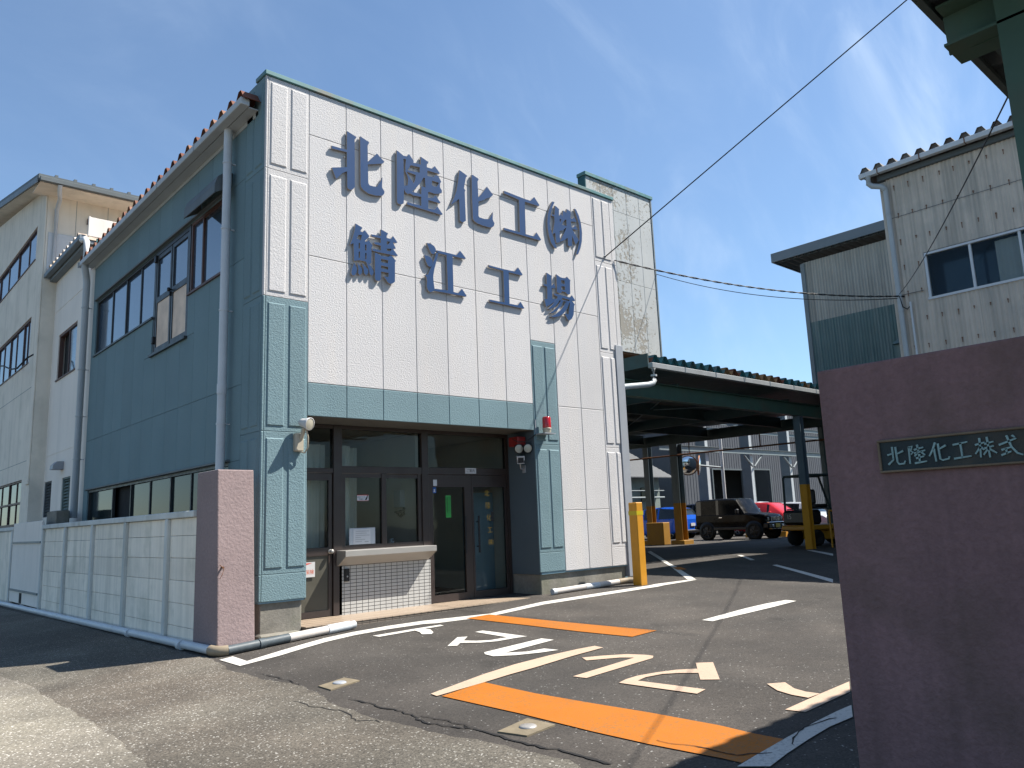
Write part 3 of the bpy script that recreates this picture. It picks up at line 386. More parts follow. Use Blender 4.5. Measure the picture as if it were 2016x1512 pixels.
def gz(x, y):
    A = .085 + .021*x + .01*y; A = -math.log(math.exp(-25*min(A, 3)) + math.exp(-25*.42))/25
    A -= .0085*max(0, min(y, 40)-1)*min(max((x-12)/6, 0), 1); t = min(max((4.2-x)/.7, 0), 1)
    A -= .016*max(0, min(y, 30)+.8)*t; A -= .05*min(max((3.46-x)/1.2, 0), 1)*min(max((y+3)/3, 0), 1); return max(A, -1.2)

# ------------------------------------------------------------------ ground, street, painted markings
def axis_steps(lo, hi, a, b, fine):
    r = []; x = lo
    while x < hi:
        r.append(x); x += fine if a <= x < b else max(fine, min(20, .25*min(abs(x-a), abs(x-b))+fine))
    return r + [hi]
xs = axis_steps(-260, 400, -2, 24, .35); ys = axis_steps(-260, 400, -11, 16, .35)
g = MB(); nx = len(xs)
g.add([(x, y, gz(x, y)) for y in ys for x in xs], [(j*nx+i, j*nx+i+1, (j+1)*nx+i+1, (j+1)*nx+i) for j in range(len(ys)-1) for i in range(nx-1)], 0, True)
ground = structure(g.build('ground', M['asphalt']))
def sheet(name, m, poly, h, parent=ground, step=None):
    """flat marking laid on the ground: outline tessellated, each corner at ground height + h"""
    pts = []
    for i, p in enumerate(poly):
        q = poly[(i+1) % len(poly)]; n = max(1, int(math.dist(p, q)/(step or .6)))
        pts += [(p[0]+(q[0]-p[0])*k/n, p[1]+(q[1]-p[1])*k/n) for k in range(n)]
    mb = MB(); tri = geometry.tessellate_polygon([[Vector((p[0], p[1], 0)) for p in pts]])
    mb.add([(p[0], p[1], gz(*p)+h) for p in pts], [tuple(t) for t in tri]); return mb.build(name, m, parent)
# older, paler street surface south of the long crack; old concrete apron in the corner
def row_sheet(name, m, edge, x0, y0, y1, st, h, nx=40):
    """sheet from x0 to an irregular right hand edge, following the ground"""
    mb = MB(); n = int((y1-y0)/st); vs = []
    for j in range(n+1):
        y = y0+(y1-y0)*j/n; e = edge(y)
        for i in range(nx+1): t = 1-(1-i/nx)**2; x = x0+(e-x0)*t; vs.append((x, y, gz(x, y)+h))
    mb.add(vs, [(j*(nx+1)+i, j*(nx+1)+i+1, (j+1)*(nx+1)+i+1, (j+1)*(nx+1)+i) for j in range(n) for i in range(nx)], 0, True); return mb.build(name, m)
def interp(poly, y):
    pts = sorted((p[1], p[0]) for p in poly)
    if y <= pts[0][0]: return pts[0][1]
    for (a, xa), (b, xb) in zip(pts, pts[1:]):
        if a <= y <= b: return xa+(xb-xa)*(y-a)/max(b-a, 1e-6)
    return pts[-1][1]
rr = random.Random(4); jit = [rr.uniform(-.05, .05) for _ in range(400)]
se = MARKS['street_edge']; pe = MARKS['patch_edge']
def wob(y, a): return a*(math.sin(y*9.1)+math.sin(y*23.7+1)*.6+math.sin(y*51+2)*.4)
def street_edge(y): return (interp(se, y) if y < -1.5 else interp(se, -1.5)+(3.42-interp(se, -1.5))*min(1, (y+1.5)/.7)) + wob(y, .012)
structure(row_sheet('street', M['street'], street_edge, -9, -14, 26, .05, .004))
structure(row_sheet('concrete_apron', M['patch'], lambda y: interp(pe, y) - .15*max(0, y-1.4) + wob(y, .01), -9, -14, 12, .05, .009))
RW, RC, RO, RG = M['road_white'], M['road_cream'], M['road_orange'], M['road_grey']
for nm, k, m, h in (('painted_line', 'edge_line', RW, .005), ('painted_line', 'side_line', RW, .0068), ('painted_bar', 'orange_bar_a', RO, .007), ('painted_bar', 'orange_bar_b', RO, .0068),
    ('painted_line', 'centre_line', RC, .0085), ('painted_line', 'dash', RW, .006), ('painted_line', 'bottom_line', RW, .0085), ('painted_line', 'yard_line', RW, .006), ('painted_line', 'yard_dash', RW, .006), ('painted_line', 'yard_line_b', RW, .006),
    ('painted_stroke', 'to_a_bar', RC, .006), ('painted_stroke', 'to_a_arm', RC, .0072), ('painted_stroke', 'ma_a_head', RC, .006), ('painted_stroke', 'ma_a', RC, .0072), ('painted_stroke', 're_a', RC, .006),
    ('painted_stroke', 're_b', RW, .006), ('painted_stroke', 'ma_b', RW, .006), ('painted_stroke', 'to_b_bar', RW, .007), ('painted_stroke', 'to_b_arm', RW, .0082)):
    sheet(nm, m, MARKS[k], h)
sheet('painted_bar', RO, [(13.45, .50), (13.9, .98), (14.02, .83), (13.6, .38)], .0085)
for k in 'abcdef':
    pts = MARKS['crack_'+k]; mb = MB(); rc = random.Random(ord(k)); L_ = []; fine = []
    for p, q in zip(pts, pts[1:]):
        n = max(2, int(math.dist(p, q)/.05))
        for i in range(n): t = i/n; fine.append((p[0]+(q[0]-p[0])*t+rc.uniform(-.014, .014), p[1]+(q[1]-p[1])*t+rc.uniform(-.014, .014)))
    for i, p in enumerate(fine[:-1]):
        q = fine[i+1]; d = Vector((q[0]-p[0], q[1]-p[1])).normalized(); w = rc.uniform(.003, .0085)*(1.7 if k == 'a' else .9)*min(1, (i+1)/4); L_.append(((p[0]-d.y*w, p[1]+d.x*w), (p[0]+d.y*w, p[1]-d.x*w)))
    hh = .0105 if k in 'ef' else .0062
    mb.add([(x, y, gz(x, y)+hh) for pr_ in L_ for (x, y) in pr_], [(2*i, 2*i+1, 2*i+3, 2*i+2) for i in range(len(L_)-1)]); mb.build('crack', M['cracks'], ground)
# survey markers set in concrete
for k, lab, r_ in (('marker_a', 'crumbling concrete survey marker with broken metal stud, near the mauve pillar', 0), ('marker_b', 'square concrete survey marker with shiny round metal stud, beside the long orange bar', 1)):
    poly = MARKS[k]; cx_ = sum(p[0] for p in poly)/4; cy_ = sum(p[1] for p in poly)/4
    t = thing('survey_marker', lab, 'survey marker', (cx_, cy_, gz(cx_, cy_)), 0, 'survey markers in the asphalt')
    mb = MB(); mb.prism(poly, lambda u, v: (u, v, gz(u, v)-.05), lambda u, v: (u, v, gz(u, v)+.011)); mb.build('block', M['marker'], t)
    mb = MB(); z_ = gz(cx_, cy_)+.011; mb.lathe([(.062, 0), (.06, .006), (.052, .011), (.02, .013), (.0, .014)], (cx_+.01, cy_, z_), (0, 0, 1), 18); mb.build('stud', M['steel'] if r_ else M['grey_metal'], t)

# ------------------------------------------------------------------ the office building
bld = thing('office_building', 'two storey office with white and blue grey panelled front and recessed glass entrance', 'building', (4.25, 0, .2))
XL, XR, YB, ZT = 4.25, 11.52, 8.5, 7.72
fr, lf = front(0.0), leftw(XL)
# structure behind the panels (front wall has the entrance opening, left wall its windows)
OPEN_F = [(4.88, 9.13, -1, 2.992)]
WIN_L = [(4.47, 8.20, 5.24, 6.42), (2.76, 4.47, 4.55, 6.42), (1.25, 2.76, 5.24, 6.42), (1.00, 8.15, 1.05, 2.43)]
bk = MB()
for (a, b, c, d) in sub((XL+.02, XR-.01, .60, ZT-.01), OPEN_F): bk.box(a, b, .014, .18, c, d)
for (a, b, c, d) in sub((.19, YB-.01, .60, ZT-.4), WIN_L): bk.box(XL+.014, XL+.18, a, b, c, d)
bk.box(XL+.02, XR, YB-.15, YB, .3, 7.3); bk.box(XR-.16, XR-.02, .19, YB-.16, .3, 7.6)
bk.box(XL+.19, XR-.17, .19, YB-.16, 3.02, 3.15); bk.box(XL+.19, XR-.17, .9, YB-.16, 7.05, 7.15)
bk.build('wall_core', M['blue_flat'], bld)
wh, bl = MB(), MB()
cols = [4.905 + .5975*k for k in range(11)]
for i in range(10):
    a, b = cols[i], cols[i+1]
    rows = [ZT, 7.04, 5.235, 3.44] if i < 7 else [ZT, 7.04, 5.235, 4.556] if i == 7 else [ZT, 7.04, 5.235, 3.44, 1.635, .62]
    for t_, b_ in zip(rows, rows[1:]): panel(wh, fr, a, b, b_, t_)
    if i < 7: panel(bl, fr, a, b, 2.986, 3.44)
def pilaster(mb, mp, u0, u1, v0, v1, rects, plain=False, w=0.0):
    panel(mb, mp, u0, u1, v0, v1, w, g=.002, c=.006)
    if not plain:
        for (a, b) in rects: panel(mb, mp, a, b, v0+.07, v1-.085, w+.014, g=0, c=.016, d=.015)
jl = [ZT, 6.356, 4.556, 2.755, .95, .62]
for k, (t_, b_) in enumerate(zip(jl, jl[1:])):
    mb = wh if k < 2 else bl
    panel(mb, fr, XL+.004, XL+.043, b_, t_, .004, g=.001, c=.012, d=.03)
    pilaster(mb, fr, XL+.043, 4.905, b_, t_, [(XL+.075, 4.57), (4.627, 4.875)], k == 4)
    pilaster(bl, lf, .03, .62, b_, t_, [(.075, .30), (.36, .58)], k == 4)
for k, (t_, b_) in enumerate(zip(jl, jl[1:])):
    pilaster(wh, fr, 10.88, 11.40 if k < 2 else 11.30, b_, t_, [(10.915, 11.12), (11.17, 11.375 if k < 2 else 11.295)], k == 4)
    if k < 2: panel(wh, fr, 11.40, XR, b_, t_, 0, g=.002)
for k, (t_, b_) in enumerate(((4.556, 2.755), (2.755, .95), (.95, .635))): pilaster(bl, fr, 9.087, 9.681, b_, t_, [(9.115, 9.36), (9.41, 9.65)], k == 2)
# recess: soffit, jambs
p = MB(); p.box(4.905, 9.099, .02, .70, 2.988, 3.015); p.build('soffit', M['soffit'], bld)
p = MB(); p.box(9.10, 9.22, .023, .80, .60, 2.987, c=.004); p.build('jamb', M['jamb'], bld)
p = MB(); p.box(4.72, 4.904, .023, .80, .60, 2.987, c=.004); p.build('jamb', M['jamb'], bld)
wh.build('white_panels', M['white'], bld)
# left wall panels
lc = [.62] + [.655+.6*k for k in range(1, 13)] + [8.47]
for a, b in zip(lc, lc[1:]):
    for t_, b_ in zip([7.36, 5.235, 3.455, .62], [5.235, 3.455, .62]):
        for (u0, u1, v0, v1) in sub((a, b, b_, t_), WIN_L): panel(bl, lf, u0, u1, v0, v1, 0, g=.002, c=.004)
bl.build('blue_panels', M['blue'], bld)
wp = MB(); wp.box(XL+.004, XL+.12, 8.475, 8.86, .3, 7.3, c=.01); wp.build('end_trim', M['offwhite'], bld)
fl = MB(); fl.box(11.302, XR-.005, -.03, .1, .41, 4.737, c=.006); fl.build('corner_flashing', M['grey_metal'], bld)
cp = MB(); cp.box(XL-.018, XR+.012, -.03, .30, 7.722, 7.79, c=.008); cp.build('coping', M['teal'], bld)
for b_ in ((XL+.05, 4.865, .045, .75, -.1, .617, .012), (9.135, 11.28, .05, .9, -.1, .617, .012), (XL+.03, XL+.25, .76, YB, -.1, .60, .01), (XL+.01, 4.80, -.06, .6, -.1, gz(4.5, 0)+.055, .02)):
    ba = MB(); ba.box(*b_[:6], c=b_[6]); ba.build('plinth', M['concrete'], bld)
# entrance step
st = MB(); st.box(4.87, 9.13, -.06, .82, .03, .255, mi=1); st.box(4.869, 9.131, -.066, .83, .256, .268, mi=0); st.build('entrance_step', [M['step_tile'], M['step_face']], bld)
# roof sheets, closures
def folded(mb, a0, a1, pitch, h, fn, mi=0, flat=.22):
    """zigzag roofing: ribs repeat along a, fn(a, t, z) gives the point at t = 0 (eave) or 1 (far end)"""
    n = int(round((a1-a0)/pitch)); prof = []
    for k in range(n):
        s_ = a0+k*pitch; prof += [(s_, 0), (s_+pitch*.06, 0), (s_+pitch*(.5-flat/2), h), (s_+pitch*(.5+flat/2), h), (s_+pitch*.94, 0)]
    prof.append((a0+n*pitch, 0)); m_ = len(prof)
    mb.add([fn(a, 0, z) for a, z in prof] + [fn(a, 1, z) for a, z in prof], [(i, i+1, m_+i+1, m_+i) for i in range(m_-1)], mi)
    for k in range(n):
        s_ = a0+k*pitch; q = [(s_+pitch*.06, 0), (s_+pitch*(.5-flat/2), h), (s_+pitch*(.5+flat/2), h), (s_+pitch*.94, 0)]
        mb.add([fn(a, .006, z) for a, z in q], [(0, 1, 2, 3)], mi)
rf = MB(); folded(rf, .10, 8.77, .3335, .155, lambda a, t, z: (3.99+7.3*t, a, 7.345+z+.03*t)); rf.box(4.3, 11.3, .31, 8.4, 7.27, 7.30)
rf.build('roof', M['roof_rust'], bld)
def gutter_box(mb, p0, p1, w, h, axis):
    if axis == 'y': x, z = p0; y0, y1 = p1; mb.box(x, x+w, y0, y1, z, z+h, c=.008)
    else: y, z = p0; x0, x1 = p1; mb.box(x0, x1, y, y+w, z, z+h, c=.008)
gt = MB(); gutter_box(gt, (3.965, 7.265), (.16, 8.62), .13, .105, 'y')
for k in range(5): y_ = 1.9+k*1.7; gt.box(3.957, 4.10, y_, y_+.03, 7.262, 7.377)
gt.build('gutter', M['gutter'], bld)
p = MB(); p.box(4.10, 4.235, .2, 8.6, 7.262, 7.275); p.box(4.236, 4.249, .2, 8.47, 7.20, 7.262); p.build('eave_soffit', M['gutter'], bld)
def downpipe(mb, x, y, z0, z1, r=.055, clips=(), wall=None):
    mb.tube([(x, y, z0), (x, y, z1)], r, 14)
    for z in clips: mb.tube([(x, y, z-.012), (x, y, z+.012)], r+.008, 14); mb.box(x, x+(wall or .12), y-.012, y+.012, z-.008, z+.008)
dp = MB(); downpipe(dp, 4.13, .98, 2.15, 7.27, .06, (6.75, 5.75, 4.55, 2.95)); dp.tube([(4.13, .98, 3.36), (4.13, .98, 3.5)], .067, 14); dp.build('downpipe', M['pipe'], bld)
dp = MB(); dp.tube([(4.04, 8.46, 7.27), (4.04, 8.46, 7.20), (4.10, 8.56, 7.05), (4.12, 8.58, 6.9), (4.12, 8.58, 1.9)], .07, 14)
for z in (6.35, 5.0, 4.0, 3.1): dp.tube([(4.12, 8.58, z-.012), (4.12, 8.58, z+.012)], .078, 14); dp.box(4.12, 4.27, 8.57, 8.59, z-.008, z+.008)
dp.build('downpipe', M['gutter'], bld)
# windows of the side wall
def window_l(x, y0, y1, z0, z1, divs, frame_m, glass_m, parent, fw_=.045, sill=True, open_idx=(), name='window', gx=.03):
    f = MB(); f.box(x, x+.09, y0, y1, z1-fw_, z1); f.box(x, x+.09, y0, y1, z0, z0+fw_); f.box(x, x+.09, y0, y0+fw_, z0+fw_, z1-fw_); f.box(x, x+.09, y1-fw_, y1, z0+fw_, z1-fw_)
    ed = [y0+fw_] + [q for q in divs] + [y1-fw_]
    for q in divs: f.box(x+.012, x+.06, q-.02, q+.02, z0+fw_, z1-fw_)
    if sill: f.box(x-.05, x+.02, y0-.02, y1+.02, z0-.03, z0+.004)
    o = f.build(name, frame_m, parent)
    for i, (a, b) in enumerate(zip(ed, ed[1:])):
        if i in open_idx: continue
        p = MB(); ins = .02 if divs else 0
        a2, b2 = a+(ins if i else 0), b-(ins if i < len(ed)-2 else 0); gx_ = gx+(.012 if i % 2 else 0)
        p.box(x+gx_, x+gx_+.006, a2, b2, z0+fw_, z1-fw_); p.build('pane', glass_m, o)
    return o
window_l(4.27, 4.47, 8.20, 5.24, 6.42, (5.31, 6.20, 7.12), M['frame_dk'], M['win'], bld)
window_l(4.27, 1.25, 2.74, 5.24, 6.42, (1.42, 2.28), M['frame_brown'], M['win'], bld)
window_l(4.27, 1.00, 8.15, 1.05, 2.43, (2.47, 3.36, 4.36, 5.4, 6.5), M['frame_dk'], M['win_dark'], bld, sill=False, open_idx=(4,))
vd = MB(); vd.box(4.40, 4.42, 5.3, 6.7, 1.05, 2.45); vd.build('dark_interior', M['void'], bld)
# escape door with glazed upper half
ed_ = MB(); ed_.box(4.262, 4.35, 4.40, 4.47, 4.55, 6.42); ed_.box(4.262, 4.35, 2.76, 2.83, 4.55, 6.42); ed_.box(4.262, 4.35, 2.83, 4.40, 6.34, 6.42); ed_.box(4.20, 4.35, 2.74, 4.49, 4.52, 4.56)
for a, b in ((2.84, 3.60), (3.64, 4.39)):
    ed_.box(4.268, 4.32, a, a+.06, 4.57, 6.33); ed_.box(4.268, 4.32, b-.06, b, 4.57, 6.33); ed_.box(4.268, 4.32, a+.06, b-.06, 6.26, 6.33); ed_.box(4.268, 4.32, a+.06, b-.06, 5.47, 5.57); ed_.box(4.268, 4.32, a+.06, b-.06, 4.57, 4.67)
edo = ed_.build('door', M['frame_dk'], bld)
for a, b in ((2.90, 3.54), (3.70, 4.33)):
    p = MB(); p.box(4.29, 4.296, a, b, 5.57, 6.26); p.build('pane', M['win'], edo)
    p = MB(); p.box(4.282, 4.30, a, b, 4.67, 5.47, c=.004); p.build('lower_panel', M['wood'], edo)
p = MB(); p.lathe([(.0, -.075), (.032, -.07), (.036, -.05), (.03, -.03), (.012, -.025), (.012, .03)], (4.262, 3.57, 5.52), (1, 0, 0), 14); p.box(4.235, 4.27, 3.60, 3.66, 5.44, 5.50); p.build('handle', M['black'], edo)
for z in (6.22, 4.75): p = MB(); p.box(4.225, 4.275, 4.36, 4.44, z, z+.13, c=.01); p.build('hinge', M['black'], edo)
# head trim over the windows, small awning hood
for b_ in ((4.20, 4.27, 1.2, 8.24, 6.425, 6.465), (4.21, 4.27, .95, 8.2, 2.432, 2.465)): ht = MB(); ht.box(*b_, c=.006); ht.build('window_head_trim', M['slate_dark'], bld)
aw = MB(); prof = [(4.245, 6.66), (4.12, 6.635), (4.03, 6.56), (3.99, 6.44), (3.985, 6.30), (4.0, 6.30), (4.006, 6.435), (4.042, 6.545), (4.126, 6.615), (4.245, 6.64)]
aw.prism(prof, lambda u, v: (u, 1.07, v), lambda u, v: (u, 2.30, v)); side = [(4.245, 6.638), (4.126, 6.612), (4.044, 6.543), (4.01, 6.435), (4.004, 6.31), (4.19, 6.42), (4.245, 6.47)]
aw.prism(side, lambda u, v: (u, 1.075, v), lambda u, v: (u, 1.085, v)); aw.prism(side, lambda u, v: (u, 2.285, v), lambda u, v: (u, 2.295, v)); aw.build('awning', M['slate_dark'], bld)
# ------------------------------------------------------------------ entrance: frames, doors, hatch
YE = .70
ef = MB()
ef.box(4.905, 4.97, YE, YE+.09, .268, 2.985); ef.box(5.68, 5.82, YE-.012, YE+.10, .268, 2.985, c=.004); ef.box(7.25, 7.375, YE-.01, YE+.10, .97, 2.985, c=.004); ef.box(9.045, 9.098, YE, YE+.09, .268, 2.985)
ef.box(4.97, 5.68, YE, YE+.09, 2.28, 2.35, c=.004); ef.box(5.82, 7.25, YE, YE+.09, 2.275, 2.385, c=.004); ef.box(7.375, 9.045, YE, YE+.09, 2.275, 2.39, c=.004)
for a, b in ((4.97, 5.68), (5.82, 7.25), (7.375, 9.045)): ef.box(a, b, YE, YE+.09, 2.93, 2.985)
ef.box(7.375, 7.42, YE-.004, YE+.09, .268, 2.27)
efo = ef.build('entrance_frame', M['frame'], bld)
for a, b in ((4.97, 5.68), (5.82, 7.25), (7.375, 9.045)): p = MB(); p.box(a, b, YE+.04, YE+.046, 2.36 if a < 5 else 2.39, 2.93); p.build('transom_pane', M['clear'], efo)
d1 = MB(); a, b = 4.98, 5.67
d1.box(a, a+.09, YE+.015, YE+.065, .275, 2.275); d1.box(b-.055, b, YE+.015, YE+.065, .275, 2.275); d1.box(a+.09, b-.055, YE+.015, YE+.065, 2.175, 2.275); d1.box(a+.09, b-.055, YE+.012, YE+.067, 1.11, 1.225, c=.004); d1.box(a+.09, b-.055, YE+.015, YE+.065, .275, .36)
d1o = d1.build('door', M['frame'], bld)
p = MB(); p.box(a+.09, b-.055, YE+.036, YE+.042, 1.225, 2.175); p.build('pane', M['clear'], d1o)
p = MB(); p.box(a+.09, b-.055, YE+.03, YE+.05, .36, 1.11); p.build('lower_panel', M['door_panel'], d1o)
p = MB(); p.lathe([(.0, .075), (.02, .075), (.031, .06), (.033, .045), (.026, .03), (.012, .024), (.012, .0)], (5.64, YE+.012, 1.165), (0, -1, 0), 16); p.lathe([(.0, .004), (.034, .004), (.034, -.003)], (5.64, YE+.012, 1.165), (0, -1, 0), 16); p.build('handle', M['steel'], d1o)
# sliding hatch window
hw = MB(); hw.box(5.82, 7.25, YE, YE+.09, 1.17, 1.235); hw.box(5.82, 5.885, YE+.01, YE+.06, 1.235, 2.275); hw.box(6.50, 6.585, YE-.004, YE+.06, 1.235, 2.275); hw.box(7.185, 7.25, YE+.02, YE+.08, 1.235, 2.275)
hw.box(5.885, 6.50, YE+.01, YE+.05, 2.215, 2.275); hw.box(6.585, 7.185, YE+.03, YE+.075, 2.215, 2.275); hwo = hw.build('window', M['frame'], bld)
p = MB(); p.box(5.885, 6.50, YE+.028, YE+.033, 1.235, 2.215); p.build('pane', M['clear'], hwo)
p = MB(); p.box(6.585, 7.185, YE+.05, YE+.055, 1.235, 2.215); p.build('pane', M['clear'], hwo)
ct = MB(); cprof = [(.44, 1.085), (.44, 1.168), (.70, 1.172), (.70, .955), (.655, .955)]
ct.prism(cprof, lambda u, v: (5.73, u-.002, v), lambda u, v: (7.318, u-.002, v)); ct.build('counter', M['steel'], bld, bevel=.004)
tw = MB(); tw.box(5.775, 7.372, YE-.012, YE+.12, .266, .954); tw.build('tiled_wall', M['wall_tile'], bld)
for (a, b, gl, gr, hx, gm) in ((7.425, 8.257, 7.468, 8.112, 8.07, 'clear'), (8.263, 9.04, 8.30, 8.998, 8.352, 'clear')):
    d = MB(); d.box(a, gl, YE+.015, YE+.07, .275, 2.27); d.box(gr, b, YE+.015, YE+.07, .275, 2.27); d.box(gl, gr, YE+.015, YE+.07, 2.075, 2.27); d.box(gl, gr, YE+.015, YE+.07, .275, .385)
    do = d.build('door', M['frame'], bld); p = MB(); p.box(gl, gr, YE+.04, YE+.046, .385, 2.075); p.build('pane', M[gm], do)
    p = MB(); p.tube([(hx, YE-.045, 1.0), (hx, YE-.045, 1.6)], .016, 10)
    for z in (1.1, 1.5): p.tube([(hx, YE-.045, z), (hx, YE+.02, z)], .009, 8)
    p.build('handle', M['black'], do)
# lobby behind the glass
rm = MB(); rm.box(4.6, 4.7, .81, 5.2, .26, 2.96); rm.box(9.11, 9.2, .81, 5.2, .26, 2.96); rm.box(4.7, 9.1, 5.1, 5.2, .26, 2.96); rm.box(4.72, 9.1, .81, 5.09, 2.962, 2.985); rm.build('lobby_walls', M['room'], bld)
rm = MB(); rm.box(4.7, 9.1, .84, 5.09, .2, .262); rm.build('lobby_floor', M['room_floor'], bld)
pt = MB(); pt.box(7.30, 7.36, .95, 3.4, .263, 2.95); pt.box(7.37, 9.08, 3.05, 3.1, .263, 2.2); pt.build('partition', M['room'], bld)
pt = MB(); pt.box(8.42, 9.09, 1.15, 1.18, .263, 2.0); pt.build('glass_screen', M['panel_blue'], bld)

# ------------------------------------------------------------------ raised characters on the white wall
LET = [('north', 'large raised blue character of two upright strokes, first in upper row'), ('land', 'large dense raised blue character, second in upper row'), ('change', 'large raised blue character with hooked tail, third in upper row'),
    ('work', 'raised blue character like an I with two flat bars, upper row'), ('open', 'curved blue opening bracket in upper row'), ('stock', 'small dense raised blue character between two curved brackets'), ('close', 'curved blue closing bracket at upper row end'),
    ('fish', 'dense raised blue fish character at lower row start'), ('river', 'raised blue character with water drops at left, lower row'), ('work2', 'raised blue character like an I with two flat bars, lower row'), ('place', 'dense raised blue character with swept strokes at lower row end')]
for k, lab in LET:
    mb = MB(); P = LETTERS[k]; cx_ = sum(p[0] for p in P[0][0])/len(P[0][0]); cz_ = sum(p[1] for p in P[0][0])/len(P[0][0])
    for i, (o_, hs) in enumerate(P):
        e = i*.0012; mb.prism(o_, lambda u, v: (u, -.045-e, v), lambda u, v: (u, -.011-e, v), 0, hs, 1, (1, 0))
        us = [p[0] for p in o_]; vs_ = [p[1] for p in o_]
    for dx, dz in ((-.05, .1), (.05, -.1)): mb.tube([(cx_+dx*.3, -.03, cz_+dz), (cx_+dx*.3, .004, cz_+dz)], .008, 6, 1)
    tag(mb.build('sign_letter', [M['letter'], M['letter_side']], loc=(cx_, 0, cz_)), lab, 'sign letter', 'raised blue characters on the white wall')

# ------------------------------------------------------------------ things fixed on the entrance wall
def face(mb, x0, x1, z0, z1, y, mi=0, th=.003): mb.box(x0, x1, y-th, y, z0, z1, mi)
t = thing('flood_lamp', 'cream flood lamp on bracket box at the blue pillar edge', 'lamp', (4.78, 0, 2.75))
p = MB(); p.box(4.70, 4.82, -.075, -.001, 2.50, 2.74, c=.012); p.build('junction_box', M['beige_plastic'], t)
hd = Vector((4.80, -.16, 2.86)); ax = Vector((.35, -.85, -.22)).normalized()
p = MB(); p.lathe([(.0, -.10), (.035, -.10), (.055, -.06), (.06, -.01), (.082, .05), (.085, .075), (.078, .075)], hd, ax, 20); p.build('lamp_head', M['white_plastic'], t)
p = MB(); p.lathe([(.078, .068), (.05, .074), (.0, .078)], hd, ax, 20); p.build('lens', M['lamp'], t)
p = MB(); p.tube([(4.78, -.06, 2.66), (4.785, -.10, 2.72), (4.79, -.13, 2.80)], .028, 10); p.tube([(4.80, -.17, 2.80), (4.84, -.15, 2.68), (4.855, -.12, 2.55), (4.83, -.08, 2.48), (4.77, -.05, 2.50)], .011, 8); p.build('arm', M['beige_plastic'], t)
t = thing('warning_beacon', 'red rotating warning beacon on a shelf bracket above the entrance corner', 'beacon', (9.26, -.12, 2.93))
p = MB(); p.lathe([(.072, .085), (.074, .10), (.072, .26), (.064, .275), (.0, .28)], (9.25, -.14, 2.93), (0, 0, 1), 22); p.build('lens', M['red'], t)
p = MB(); p.lathe([(.0, .0), (.066, .0), (.07, .02), (.07, .06), (.076, .068), (.076, .086), (.07, .088)], (9.25, -.14, 2.93), (0, 0, 1), 22); p.build('base', M['beige_plastic'], t)
p = MB(); p.box(9.10, 9.36, -.24, -.001, 2.912, 2.926); p.box(9.105, 9.12, -.012, -.001, 2.95, 3.17); p.build('bracket', M['grey_metal'], t)
p = MB(); p.tube([(9.10, -.02, 2.915), (9.05, .04, 2.86), (8.97, .12, 2.80), (8.88, .2, 2.80), (8.85, .3, 2.86)], .008, 6); p.build('cable', M['black'], t)
t = thing('emergency_lamp', 'twin round lens emergency lamp with red housing under the soffit', 'lamp', (9.0, .3, 2.7))
p = MB(); p.box(8.90, 9.09, .22, .46, 2.74, 2.90, c=.012); p.build('housing', M['red_box'], t)
for cx_, cy_ in ((8.93, .10), (9.03, -.015)):
    a_ = Vector((-.42, -.88, -.1)).normalized(); p = MB(); p.lathe([(.0, -.12), (.045, -.11), (.07, -.04), (.082, .0), (.084, .02), (.07, .022)], (cx_, cy_+.14, 2.69), a_, 20); h_ = p.build('lamp_head', M['black'], t)
    p = MB(); p.lathe([(.071, .019), (.04, .026), (.0, .029)], (cx_, cy_+.14, 2.69), a_, 20); p.build('lens', M['lamp'], h_)
p = MB(); p.box(8.95, 9.098, .26, .34, 2.66, 2.75); p.build('mount', M['black'], t)
t = thing('security_camera', 'white boxed security camera on an arm below the twin lamp', 'camera', (9.0, .25, 2.4))
ca = Vector((-.62, -.76, -.12)).normalized(); cr_ = ca.cross(Vector((0, 0, 1))).normalized(); cu = cr_.cross(ca); cc = Vector((8.96, .24, 2.50))
def cbox(mb, l0, l1, w, h0, h1, mi=0):
    vs = [cc+ca*l+cr_*ww+cu*hh for l in (l0, l1) for ww in (-w, w) for hh in (h0, h1)]; mb.add(vs, [(0, 1, 3, 2), (4, 6, 7, 5), (0, 4, 5, 1), (2, 3, 7, 6), (0, 2, 6, 4), (1, 5, 7, 3)], mi)
p = MB(); cbox(p, -.16, .10, .055, -.05, .055); p.build('housing', M['white_plastic'], t, bevel=.012)
p = MB(); cbox(p, -.12, .15, .064, .056, .068); cbox(p, .10, .135, .062, -.056, -.046); cbox(p, .10, .14, .064, .0, .056); p.build('sun_hood', M['white_plastic'], t)
p = MB(); cbox(p, .138, .146, .048, -.04, .045); p.build('lens', M['black'], t)
p = MB(); p.tube([(8.97, .26, 2.44), (9.0, .28, 2.36), (9.085, .30, 2.35)], .014, 10); p.box(9.085, 9.099, .26, .34, 2.29, 2.42, c=.004); p.build('arm', M['grey_metal'], t)
t = thing('intercom', 'small black intercom on the white tiles beneath the counter', 'intercom', (5.885, .68, .8))
p = MB(); p.box(5.845, 5.925, .655, .687, .73, .91, c=.008); p.build('body', M['black'], t)
p = MB(); p.lathe([(.0, .004), (.012, .004), (.013, 0)], (5.885, .655, .80), (0, -1, 0), 12); p.build('button', M['grey_metal'], t)
yy = YE+.0335
